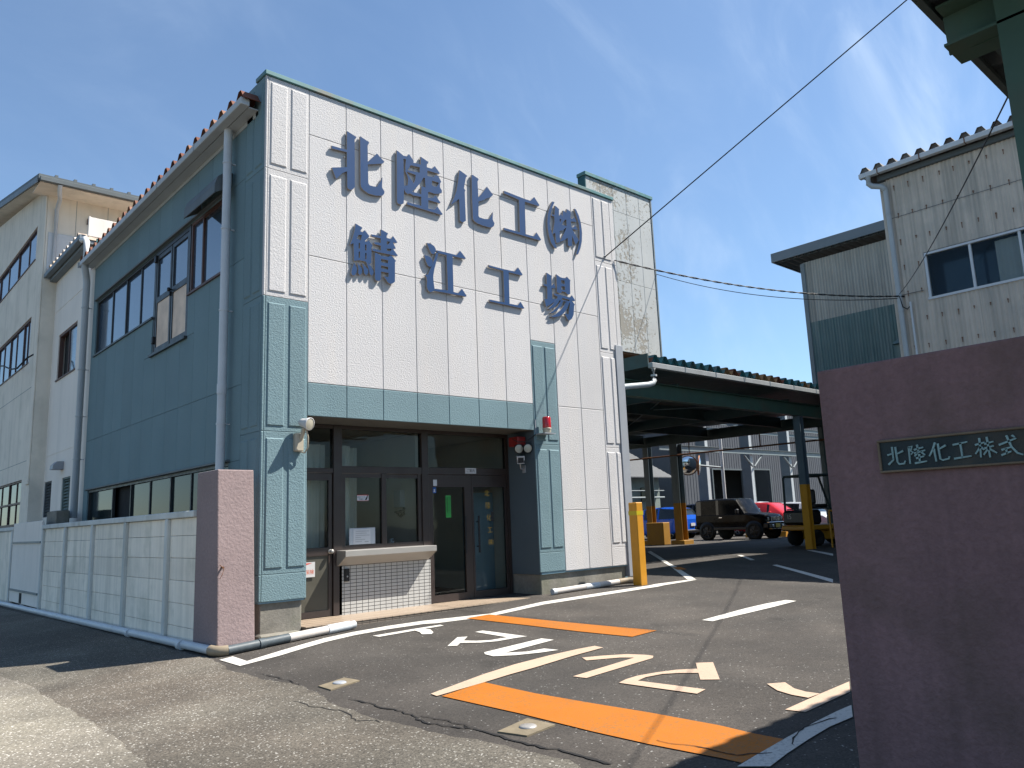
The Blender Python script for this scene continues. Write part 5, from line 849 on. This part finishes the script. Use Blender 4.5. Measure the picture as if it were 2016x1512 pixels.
for i in range(n+1): y_ = -4.64-1.5*i/n; vs += [(XA+.16+.018*math.sin(i*1.3), y_, 6.06), (XA+.16+.012*math.sin(i*1.3+.5), y_, 7.0)]
mbc.add(vs, [(2*i, 2*i+2, 2*i+3, 2*i+1) for i in range(n)], 0, True); tag(mbc.build('curtain', M['white_plastic'], loc=(XA+.16, -5.2, 6.1)), 'white curtain drawn across part of the upper right window', 'curtain')
rf = MB(); folded(rf, -14.0, -2.15, .312, .16, lambda a, t, z: (XA-.27+9*t, a, 9.29+z+.2*t), flat=.3); rf.build('roof', M['roof_grey'], ra)
gt = MB(); gutter_box(gt, (XA-.33, 9.19), (-14, -2.17), .13, .115, 'y'); gt.build('gutter', M['gutter_white'], ra)
for k in range(8): p = MB(); p.box(XA-.338, XA-.2, -2.62-.94*k, -2.60-.94*k, 9.186, 9.312); p.build('gutter_clip', M['rust'], ra)
p = MB(); p.box(XA-.1, XA+.2, -14, -2.5, 9.07, 9.20, c=.01); p.build('eave_board', M['slate_dark'], ra)
p = MB(); p.tube([(XA-.26, -2.36, 9.19), (XA-.26, -2.36, 9.02), (XA-.24, -2.42, 8.95), (XA-.14, -2.60, 8.90), (XA-.11, -2.65, 8.82)], .065, 12); p.tube([(XA-.10, -2.66, 8.84), (XA-.10, -2.66, .4)], .055, 12)
for z_ in (8.2, 6.95, 5.85, 5.3): p.tube([(XA-.1, -2.66, z_), (XA-.1, -2.66, z_+.03)], .064, 12)
p.build('downpipe', M['gutter'], ra)
p = MB(); p.tube([(XA-.07, -2.87, 6.04), (XA-.07, -2.87, 4.6)], .025, 8); p.build('conduit', M['white_alu'], ra)
rb = thing('corrugated_building', 'green grey corrugated shed with overhanging flat fascia behind the grey one', 'building', (25, 0, .4))
XBB = 25.2; mb = MB(); corr(mb, XBB, -9, 3.0, 7.76, 9.93, .10, .016, 0); corr(mb, XBB-.006, -9, 3.0, 4.6, 7.78, .10, .016, 1); corr(mb, XBB-.012, -9, 3.0, .2, 4.62, .10, .016, 1); mb.build('wall', [M['asb_b'], M['asb_green']], rb)
p = MB(); p.box(XBB+.03, XBB+.2, -9, 2.97, .2, 9.9); p.box(XBB+.2, 38, 2.85, 2.97, .2, 9.9); p.build('wall_core', M['slate_dark'], rb)
p = MB(); p.box(XBB-.06, XBB+.12, 2.90, 3.05, .2, 9.9, c=.01); p.build('corner_trim', M['lt_steel'], rb)
p = MB(); p.box(XBB-.35, XBB-.30, -9, 3.95, 10.15, 10.48, c=.01); p.box(XBB-.299, 38, 3.90, 3.95, 10.15, 10.48); p.box(XBB-.29, 38, -9, 3.89, 10.25, 10.42); p.build('fascia', M['slate_grey'], rb)
p = MB(); folded(p, -9.0, 3.8, .25, .09, lambda a, t, z: (XBB-.28+13*t, a, 10.12+z)); p.build('roof', M['slate_dark'], rb)
p = MB(); p.box(XBB-.9, XBB-.1, -1.2, -.1, 5.3, 6.3); p.prism([(XBB-1.0, 6.32), (XBB-.05, 6.75), (XBB-.05, 6.32)], lambda u, v: (u, -1.25, v), lambda u, v: (u, -.05, v)); p.build('lean_to', M['asb_green'], rb)

# ------------------------------------------------------------------ gate on the right: mauve wall, name plate, porch roof
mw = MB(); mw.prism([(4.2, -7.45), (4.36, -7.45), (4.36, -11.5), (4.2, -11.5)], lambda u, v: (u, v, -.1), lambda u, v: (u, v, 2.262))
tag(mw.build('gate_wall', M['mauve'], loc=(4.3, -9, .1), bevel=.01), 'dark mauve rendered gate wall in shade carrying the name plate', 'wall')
t = thing('name_plate', 'dark bronze name plate with pale raised characters on the mauve gate wall', 'sign', (4.2, -8.2, 1.85))
yA, yB, zA, zB = -7.747, -9.10, 1.667, 1.838
p = MB(); p.box(4.186, 4.199, yB, yA, zA, zB); p.build('backing', M['plate_dark'], t)
p = MB(); fwid = .012
p.box(4.176, 4.199, yB, yA, zB-fwid, zB, c=.003); p.box(4.176, 4.199, yB, yA, zA, zA+fwid, c=.003); p.box(4.176, 4.199, yA-fwid, yA, zA+fwid, zB-fwid, c=.003); p.build('frame', M['plate_frame'], t)
for s_ in PLATE:
    p = MB(); n = len(s_); wd = .0042
    L_, R_ = [], []
    for i, (y, z) in enumerate(s_):
        a = s_[max(i-1, 0)]; b = s_[min(i+1, n-1)]; d = Vector((b[0]-a[0], b[1]-a[1])).normalized(); w = wd*(1.15 if i == 0 else .8 if i == n-1 else 1.0)
        e = d*(-.002 if i == 0 else .002 if i == n-1 else 0)
        L_.append((y-d.y*w+e.x, z+d.x*w+e.y)); R_.append((y+d.y*w+e.x, z-d.x*w+e.y))
    p.prism(L_+R_[::-1], lambda u, v: (4.178, u, v), lambda u, v: (4.1865, u, v)); p.build('character_stroke', M['plate_letter'], t)
gp = thing('gate_porch', 'green steel gate porch with dark ribbed roof at the upper right corner', 'canopy', (4.5, -9, .1))
p = MB(); p.box(4.37, 4.386, -8.75, -8.529, -.1, 4.30); p.box(4.386, 4.62, -8.647, -8.633, -.1, 4.3); p.box(4.62, 4.636, -8.75, -8.529, -.1, 4.3); p.build('column', M['green_steel'], gp)
p = MB(); p.prism([(-8.26, 3.935), (-8.255, 4.16), (-12, 4.16), (-12, 3.92), (-8.4, 3.92)], lambda u, v: (4.49, u, v), lambda u, v: (4.506, u, v)); p.box(4.37, 4.63, -12, -8.26, 4.16, 4.175); p.prism([(-8.275, 3.925), (-12, 3.91), (-12, 3.925), (-8.275, 3.94)], lambda u, v: (4.37, u, v), lambda u, v: (4.63, u, v)); p.build('bracket_beam', M['green_steel'], gp)
p = MB(); p.box(3.2, 13, -8.235, -8.195, 4.18, 4.225); 
for k in range(4): p.box(3.2, 13, -8.45-1.0*k, -8.33-1.0*k, 4.178, 4.226)
p.build('purlin', M['dark_steel'], gp)
p = MB(); folded(p, 3.15, 12.9, .25, .08, lambda a, t, z: (a, -8.17-4.2*t, 4.23+z*.6+.1*t)); p.build('roof', M['slate_dark'], gp)

# ------------------------------------------------------------------ overhead wires
def wire(name, label, pts, r, sag=0, twist=False):
    a, b = Vector(pts[0]), Vector(pts[1]); n = 60 if twist else 24; q = []
    for i in range(n+1):
        s_ = i/n; v = a.lerp(b, s_); v.z -= 4*sag*s_*(1-s_); q.append(v)
    mb = MB()
    if twist:
        for ph in (0, math.pi): mb.tube([(v.x, v.y+.012*math.cos(i*1.4+ph), v.z+.012*math.sin(i*1.4+ph)) for i, v in enumerate(q)], r, 6)
    else: mb.tube(q, r, 6)
    return tag(mb.build(name, M['wire'], loc=a), label, 'wire')
dW = Vector((12.085-11.247, -1.989+.198, 7.882-6.594)); a0 = Vector((11.247, -.198, 6.594)) - dW*.10
wire('overhead_wire', 'thin black wire rising from the facade edge to the upper right sky', (a0, a0+dW*5.2), .011)
t = thing('wire_anchor', 'small metal eye hook on the right facade edge holding the wires', 'hook', tuple(a0)); p = MB()
p.tube([a0+Vector((0, .0, 0)), (a0.x+.02, .0, a0.z-.02)], .012, 8); p.tube([a0+Vector((.03*math.cos(k*.7), .0, .03*math.sin(k*.7))) for k in range(10)], .008, 6); p.build('eye', M['grey_metal'], t)
wire('overhead_wire', 'twisted black cable from the facade to the grey corrugated building', ((11.46, -.02, 6.46), (18.26, -2.67, 6.21)), .009, .22, True)
wire('overhead_wire', 'thin lower cable from the peeling block to the grey corrugated building', ((18.02, 3.88, 8.44), (18.26, -2.67, 6.16)), .010, .30, False)
wire('overhead_wire', 'black wire from the gate porch down to the grey corrugated building', ((6.0, -8.22, 4.37), (18.26, -2.69, 6.26)), .007, .12)
t = thing('cable_hook', 'black cable hook with loop on the corner of the grey corrugated building', 'hook', (18.28, -2.67, 6.2)); p = MB(); p.tube([(18.36, -2.75, 6.2), (18.25, -2.67, 6.2)], .018, 6); p.tube([(18.26, -2.68, 6.18), (18.28, -2.72, 5.95), (18.3, -2.80, 5.88), (18.33, -2.87, 5.95), (18.33, -2.87, 6.04)], .014, 6); p.build('hook', M['wire'], t)

# ------------------------------------------------------------------ factory and house far behind
fa = thing('factory_building', 'long grey ribbed metal factory with two dark doorways behind the parked cars', 'building', (50, 21, .2))
FD = [(45.6, 49.2, -.5, 4.35), (50.8, 52.9, -.5, 4.4)]; mb = MB()
for (a, b, c, d) in sub((41.5, 76, -.5, 11.0), FD):
    n = max(1, int((b-a)/.30)); st_ = (b-a)/n
    for i in range(n): x_ = a+i*st_; mb.add([(x_, 21, c), (x_+st_*.55, 21, c), (x_+st_*.65, 21.02, c), (x_+st_*.9, 21.02, c), (x_+st_, 21, c), (x_, 21, d), (x_+st_*.55, 21, d), (x_+st_*.65, 21.02, d), (x_+st_*.9, 21.02, d), (x_+st_, 21, d)], [(k, k+1, k+6, k+5) for k in range(4)])
mb.box(41.5, 76, 30, 30.1, -.5, 11); mb.box(41.4, 41.49, 21, 30, -.5, 11)
mb.build('wall', mat('factory_sheet', (.085, .09, .10), .7, .06, .8, spec=.2), fa)
p = MB(); p.box(41.2, 76.2, 20.8, 30.3, 11.02, 11.3); p.build('roof', M['slate_dark'], fa)
p = MB(); p.box(45.4, 53.2, 23.5, 23.6, -.5, 5.5); p.build('dark_interior', M['void'], fa)
for (a, b, c, d) in FD: p = MB(); p.box(a-.12, a, 20.93, 21.06, -.5, d+.1); p.box(b, b+.12, 20.93, 21.06, -.5, d+.1); p.box(a, b, 20.93, 21.06, d, d+.1); p.build('door_frame', M['slate_dark'], fa)
fs = thing('steel_frame', 'row of tall blue grey steel columns carrying a pale beam before the factory', 'steel frame', (38.5, 14, .3))
for x_ in (34.35, 38.55, 42.75): z_ = gz(x_, 14)-.1; p = MB(); p.box(x_-.10, x_+.10, 13.72, 14.28, z_, 7.5); o_ = p.build('column', M['blue_steel'], fs) ; p = MB(); p.box(x_-.12, x_+.12, 13.695, 13.719, z_, 7.5); p.build('sunlit_flange', M['gutter'], o_)  # pale plate puts the sunlit face of each column into colour
p = MB(); ibeam(p, (30.3, 13.6, 4.55), (56, 13.6, 0), .28, .16); p.build('beam', M['lt_steel'], fs)
for x_ in (38.55, 42.75): p = MB(); p.tube([(x_+.1, 13.6, 3.9), (x_+.9, 13.6, 4.5)], .05, 8); p.tube([(x_-.1, 13.6, 3.9), (x_-.9, 13.6, 4.5)], .05, 8); p.build('brace', M['lt_steel'], fs)
p = MB()
for k in range(2): ibeam(p, (30.3, 14.5+2.0*k, 6.2), (56, 14.5+2.0*k, 0), .2, .12)
p.build('purlin', M['lt_steel'], fs)
ho = thing('tiled_house', 'old house with grey tiled roof seen between the canopy columns', 'house', (34.5, 23, .2))
p = MB(); p.box(30.5, 38.4, 20, 26, -.3, 3.75); p.build('wall', M['house_wall'], ho)
p = MB(); rows_ = 12
for k in range(rows_): y0_, z0_ = 19.3+.3*k, 3.7+.16*k; p.add([(30, y0_, z0_), (38.9, y0_, z0_), (38.9, y0_+.32, z0_+.21), (30, y0_+.32, z0_+.21), (30, y0_, z0_-.06), (38.9, y0_, z0_-.06)], [(0, 1, 2, 3), (0, 1, 5, 4)])
p.build('roof', M['house_roof'], ho)
for (x_, z_) in ((33.8, 2.3), (36.6, 2.3)): p = MB(); p.box(x_, x_+1.0, 19.93, 19.99, z_, z_+.8); p.build('window', M['win_dark'], ho)
p = MB(); p.tube([(31, 19.6, 2.5), (38.3, 19.6, 2.5)], .06, 8); p.tube([(31, 19.6, 2.9), (38.3, 19.6, 2.9)], .04, 8); p.build('pipe_rail', M['lt_steel'], ho)
t = thing('white_pole', 'slim white pole with a mirror arm standing behind the black jeep', 'pole', (32.9, 11.9, .3)); z_ = gz(32.9, 11.9); p = MB(); p.tube([(32.9, 11.9, z_-.1), (32.9, 11.9, 5.0)], .075, 12); p.build('shaft', M['white_plastic'], t)
p = MB(); p.tube([(32.9, 11.9, 3.62), (31.4, 12.2, 3.72)], .045, 8); p.build('arm', M['lt_steel'], t)
def convex(loc, direc, label):
    t = thing('traffic_mirror', label, 'mirror', loc, 0, 'round traffic mirrors on the pole arm'); a_ = Vector(direc).normalized()
    p = MB(); p.lathe([(.44, 0), (.39, .045), (.29, .08), (.15, .10), (0, .11)], loc, a_, 26); p.build('glass_face', M['mirror'], t)
    p = MB(); p.lathe([(.445, .012), (.47, .03), (.47, -.02), (.44, -.05), (.1, -.10), (0, -.10)], loc, a_, 26); p.build('shell', M['mirror_back'], t)
convex((30.75, 12.35, 3.72), (-.72, -.68, -.12), 'large round convex mirror facing the gate under the canopy edge')
convex((31.4, 12.2, 3.72), (.55, -.83, -.1), 'round convex mirror turned edge on showing its brown shell')

# ------------------------------------------------------------------ vehicles (local +X is forward)
def car(label, x, y, rz, st_, segs, paint_m, wr, axles, track, spec, seat_dark=True, group='cars parked in the yard', lamps=None):
    t = thing('parked_car', label, 'car', (x, y, gz(x, y)), rz, group)
    def half(s):
        X, zs, zb, w, zr, wr_ = s
        return [(X, w*.90, zs), (X, w*.99, zs+.10), (X, w, (zs*.45+zb*.55)), (X, w*.985, zb-.02), (X, w*.965, zb), (X, wr_+.015, zr-.06), (X, wr_*.93, zr-.012), (X, wr_*.55, zr+.008), (X, 0, zr+.014)]
    secs = []
    for s in st_:
        h = half(s); secs.append(h + [(a, -b, c) for a, b, c in h[-2::-1]])
    body = MB(); n = len(secs[0]); vs = [v for s in secs for v in s]; bf, gf, run = [], {}, 0
    for i in range(len(secs)-1):
        sg = segs[i]; run += (i > 0 and segs[i-1] != sg)
        for k in range(n-1):
            f = (i*n+k, i*n+k+1, (i+1)*n+k+1, (i+1)*n+k); kk = min(k, n-2-k)
            
            if (sg == 'g' and kk == 4) or (sg in 'wr' and kk >= 5): gf.setdefault((run, k if sg == 'g' else -1), []).append(f)
            else: bf.append(f)
        bf.append((i*n, (i+1)*n, (i+1)*n+n-1, i*n+n-1))
    body.add(vs, bf, 0, True); body.add(secs[0], [tuple(range(n))]); body.add(secs[-1], [tuple(range(n))]); 
    bo = body.build('body', paint_m, t, local=True); bo.data.set_sharp_from_angle(angle=R(32)); 
    for fs_ in gf.values(): gl = MB(); gl.add(vs, fs_, 0, False); gl.build('window_glass', M['car_glass'], t, local=True)
    for ax in axles:
        for sd in (-1, 1):
            p = MB(); p.lathe([(wr*.66, -.02), (wr*.7, .0), (wr*.93, .0), (wr, -.04), (wr, -.18), (wr*.6, -.19), (0, -.19)], (ax, sd*track, wr), (0, sd, 0), 26); w_ = p.build('wheel', M['rubber'], t, local=True)
            p = MB(); p.lathe([(wr*.66, -.015), (wr*.6, -.035), (wr*.2, -.05), (0, -.035)], (ax, sd*track, wr), (0, sd, 0), 20)
            for q in range(5): a_ = q*2*math.pi/5; p.tube([(ax+wr*.12*math.cos(a_), sd*(track-.018), wr+wr*.12*math.sin(a_)), (ax+wr*.62*math.cos(a_), sd*(track-.012), wr+wr*.62*math.sin(a_))], wr*.075, 6)
            p.build('rim', spec.get('rim', M['alloy']), w_, local=True)
            p = MB(); p.lathe([(0, .0), (wr*1.17, .0), (wr*1.2, -.03)], (ax, sd*(track-.025), wr*1.03), (0, sd, 0), 26); p.build('wheel_arch', M['black'], t, local=True)
    for (nm, mt, b, c) in spec.get('boxes', []): p = MB(); p.box(*b, c=c); p.build(nm, mt, t, local=True)
    return t
PI = math.pi
blk = carpaint('black_car_paint', (.0035, .0035, .004), .22, .12); redp = carpaint('red_car_paint', (.42, .022, .028)); blu = carpaint('blue_car_paint', (.008, .085, .48)); bei = carpaint('cream_car_paint', (.55, .54, .44)); sil = carpaint('silver_car_paint', (.42, .44, .46)); whi = carpaint('white_car_paint', (.74, .74, .74)); dkn = carpaint('dark_navy_paint', (.02, .025, .04))
jst = [(-1.69, .50, 1.00, .66, 1.58, .60), (-1.62, .44, 1.02, .71, 1.665, .635), (-1.38, .42, 1.03, .72, 1.69, .645), (-.62, .42, 1.03, .72, 1.70, .645), (-.50, .42, 1.03, .72, 1.70, .645), (.26, .42, 1.03, .72, 1.685, .64), (.36, .42, 1.03, .72, 1.66, .635), (.74, .42, 1.03, .72, 1.10, .67), (1.40, .45, .99, .71, 1.03, .64), (1.60, .52, .95, .68, .99, .60), (1.68, .58, .80, .64, .90, .56)]
bx = [('grille', M['black'], (1.655, 1.70, -.36, .36, .72, .90), .01), ('bumper', M['black'], (1.52, 1.80, -.70, .70, .42, .66), .05), ('bumper_trim', M['chrome'], (1.64, 1.812, -.62, .62, .655, .685), .01), ('bumper_trim', M['chrome'], (1.66, 1.80, -.45, .45, .40, .43), .01),
      ('number_plate', M['plate_yellow'], (1.80, 1.815, -.17, .16, .46, .62), 0), ('headlight', M['lamp'], (1.62, 1.70, .42, .57, .74, .88), .03), ('headlight', M['lamp'], (1.62, 1.70, -.57, -.42, .74, .88), .03),
      ('fog_lamp', M['chrome'], (1.78, 1.82, .32, .44, .47, .58), .03), ('fog_lamp', M['chrome'], (1.78, 1.82, -.44, -.32, .47, .58), .03), ('bumper', M['black'], (-1.80, -1.60, -.68, .68, .44, .62), .05), ('rear_light', M['red'], (-1.71, -1.66, .52, .64, .66, .86), .01), ('rear_light', M['red'], (-1.71, -1.66, -.64, -.52, .66, .86), .01),
      ('mirror', M['black'], (.42, .54, .74, .92, 1.05, 1.25), .03), ('mirror', M['black'], (.42, .54, -.92, -.74, 1.05, 1.25), .03), ('door_handle', M['chrome'], (-.47, -.33, -.735, -.712, .90, .93), .004), ('side_step', M['black'], (-.78, .80, -.735, -.70, .40, .52), .02), ('side_step', M['black'], (-.78, .80, .70, .735, .40, .52), .02), ('spare_wheel_cover', M['black'], (-1.90, -1.70, -.30, .30, .62, 1.2), .09)]
for k in range(6): bx.append(('grille_bar', M['chrome'], (1.695, 1.712, -.30+.11*k, -.25+.11*k, .73, .89), .004))
bx += [('windscreen_wiper', M['black'], (.70, .73, -.5, .1, 1.115, 1.125), 0)]
car('black boxy off road car with yellow number plate parked before the others', 29.5, 9.12, -PI/2, jst, 'pgpgpwhhhh', blk, .345, (-1.10, 1.13), .745, {'rim': M['alloy_dark'], 'boxes': bx})
hst = [(-1.92, .42, .80, .66, .92, .55), (-1.86, .32, .92, .78, 1.12, .58), (-1.55, .24, .97, .83, 1.44, .60), (-1.30, .22, .97, .84, 1.49, .62), (-.52, .20, .96, .845, 1.54, .63), (-.42, .20, .955, .845, 1.54, .63), (.40, .20, .94, .845, 1.50, .62), (.52, .20, .935, .845, 1.46, .615), (1.22, .20, .92, .83, .985, .72), (1.66, .24, .80, .81, .87, .66), (1.88, .32, .66, .74, .74, .55), (1.95, .40, .55, .62, .58, .45)]
def hb(pl): return [('headlight', M['lamp'], (1.70, 1.86, .46, .72, .62, .76), .05), ('headlight', M['lamp'], (1.70, 1.86, -.72, -.46, .62, .76), .05), ('grille', M['black'], (1.86, 1.955, -.42, .42, .34, .48), .03), ('number_plate', pl, (1.945, 1.965, -.17, .17, .40, .54), 0), ('rear_light', M['red'], (-1.90, -1.72, .55, .78, .82, 1.02), .05), ('rear_light', M['red'], (-1.90, -1.72, -.78, -.55, .82, 1.02), .05), ('number_plate', M['white_plastic'], (-1.965, -1.93, -.17, .17, .60, .74), 0), ('bumper', M['black'], (-1.95, -1.7, -.66, .66, .28, .46), .06), ('mirror', None, (.62, .74, .86, 1.04, .98, 1.12), .04), ('mirror', None, (.62, .74, -1.04, -.86, .98, 1.12), .04), ('door_handle', M['chrome'], (-.35, -.2, -.86, -.842, .80, .83), .004)]
def cb(pl, m): return [(a, b or m, c, d) for a, b, c, d in hb(pl)]
car('red hatchback parked beside the black off road car', 34.3, 10.55, -PI/2, hst, 'rrgggpgpwhhh'.replace('rrggg', 'prggp')[:11], redp, .30, (-1.18, 1.25), .80, {'boxes': cb(M['white_plastic'], redp)})
car('bright blue hatchback seen from behind next to the column', 32.05, 15.2, PI/2, hst, 'prggpgpwhhh', blu, .30, (-1.18, 1.25), .80, {'boxes': cb(M['white_plastic'], blu)})
kst = [(a, b, c*1.02, d*.9, e*1.06, f*.92) for a, b, c, d, e, f in hst]
car('cream small car half hidden behind the left canopy columns', 28.6, 16.6, -PI/2, kst, 'prggpgpwhhh', bei, .29, (-1.15, 1.2), .72, {'boxes': cb(M['plate_yellow'], bei)})
vst = [(a*1.15, b, c*1.08, d, e*1.13 if e > 1 else e*1.05, f) for a, b, c, d, e, f in hst]
car('dark van with pale roof edge behind the black off road car', 38.3, 16.6, -PI/2, vst, 'prggpgpwhhh', dkn, .32, (-1.4, 1.4), .80, {'boxes': cb(M['white_plastic'], dkn)})
car('white wagon behind the red hatchback', 40.7, 15.0, -PI/2, vst, 'prggpgpwhhh', whi, .32, (-1.4, 1.4), .80, {'boxes': cb(M['white_plastic'], whi)})
car('silver car at the right beyond the forklift', 38.9, 11.4, -PI/2, hst, 'prggpgpwhhh', sil, .30, (-1.18, 1.25), .80, {'boxes': cb(M['white_plastic'], sil)})
for (x_, y_, lb_) in ((31.3, 9.6, 'yellow plastic wheel stop behind the black off road car'), (31.2, 8.2, 'yellow plastic wheel stop near the front of the black car')):
    t = thing('wheel_stop', lb_, 'wheel stop', (x_, y_, gz(x_, y_)), 0, 'yellow wheel stops'); p = MB(); p.prism([(-.14, 0), (.14, 0), (.07, .22), (-.07, .22)], lambda u, v: (u, -.3, v), lambda u, v: (u, .3, v)); p.build('block', M['yellow'], t, local=True)
structure(sheet('painted_line', M['road_white'], [(27.2, 12.9), (27.35, 12.9), (28.6, 6.2), (28.45, 6.2)], .006))
# forklift
fk = thing('forklift', 'dark and yellow forklift parked beside the front canopy column', 'forklift', (23.1, 2.15, gz(23.1, 2.15)), R(-22))
def fb(name, mt, *bs, c=.02, parent=fk):
    p = MB()
    for b in bs: p.box(*b, c=c)
    return p.build(name, mt, parent, local=True)
fb('counterweight', M['black'], (-1.10, -.45, -.52, .52, .62, 1.06), c=.08)
fb('hood', M['dark_steel'], (-.95, .15, -.46, .46, 1.065, 1.10)); fb('chassis', M['yellow'], (-1.14, 1.0, -.54, .54, .46, .61), (-.5, .9, -.42, .42, .18, .455), c=.03)
fb('seat', M['black'], (-.42, .05, -.25, .25, 1.101, 1.22), (-.5, -.36, -.24, .24, 1.22, 1.66), c=.05)
p = MB()
for sy in (-.48, .48): p.tube([(-.98, sy, 1.0), (-.95, sy, 2.02), (-.90, sy, 2.08)], .035, 8); p.tube([(.85, sy, .6), (.72, sy, 1.1), (.40, sy, 2.08)], .035, 8); p.tube([(-.90, sy, 2.08), (.40, sy, 2.08)], .035, 8)
for k in range(7): p.box(-.85+.2*k, -.81+.2*k, -.48, .48, 2.06, 2.10)
p.tube([(-.92, -.48, 2.08), (-.92, .48, 2.08)], .035, 8); p.build('overhead_guard', M['dark_steel'], fk, local=True)
p = MB()
for sy in (-.3, .3): p.box(1.05, 1.17, sy-.05, sy+.05, .08, 2.05)
for z_ in (.3, 1.1, 2.0): p.box(1.06, 1.16, -.3, .3, z_, z_+.08)
p.build('mast', M['dark_steel'], fk, local=True)
for sy in (-.22, .22): p = MB(); p.box(1.20, 2.2, sy-.06, sy+.06, .06, .10); p.box(1.18, 1.22, sy-.06, sy+.06, .10, .6); p.build('fork', M['dark_steel'], fk, local=True)
for (ax, wr) in ((-.72, .24), (.72, .30)):
    for sd in (-1, 1): p = MB(); p.lathe([(0, -.02), (wr*.5, -.02), (wr*.6, 0), (wr*.93, 0), (wr, -.04), (wr, -.2), (0, -.2)], (ax, sd*.56, wr), (0, sd, 0), 22); p.build('wheel', M['rubber'], fk, local=True)
p = MB(); put_text(p, '15', .2, lambda u, v: (-1.1035, .18-u, .86+v)); p.build('number', M['white_plastic'], fk, local=True)
p = MB(); p.lathe([(0, .06), (.09, .05), (.1, 0), (0, -.02)], (.55, 0, 1.35), (-.6, 0, .8), 14); p.build('steering_wheel', M['black'], fk, local=True)
p = MB(); p.lathe([(0, -.06), (.05, -.05), (.06, .03), (0, .035)], (.52, -.52, 1.9), (1, 0, 0), 12); p.build('work_lamp', M['black'], fk, local=True)
t = thing('guard_rail', 'thin yellow pipe guard rail standing by the forklift', 'railing', (21.9, .9, gz(21.9, .9))); z_ = gz(21.9, .9); p = MB()
for (x_, y_) in ((21.2, 1.0), (21.75, .8), (22.4, .55)): p.tube([(x_, y_, z_), (x_, y_, z_+1.0)], .025, 8)
for z2_ in (.32, 1.0): p.tube([(21.2, 1.0, z_+z2_), (22.4, .55, z_+z2_)], .025, 8)
p.build('rail', M['yellow'], t)
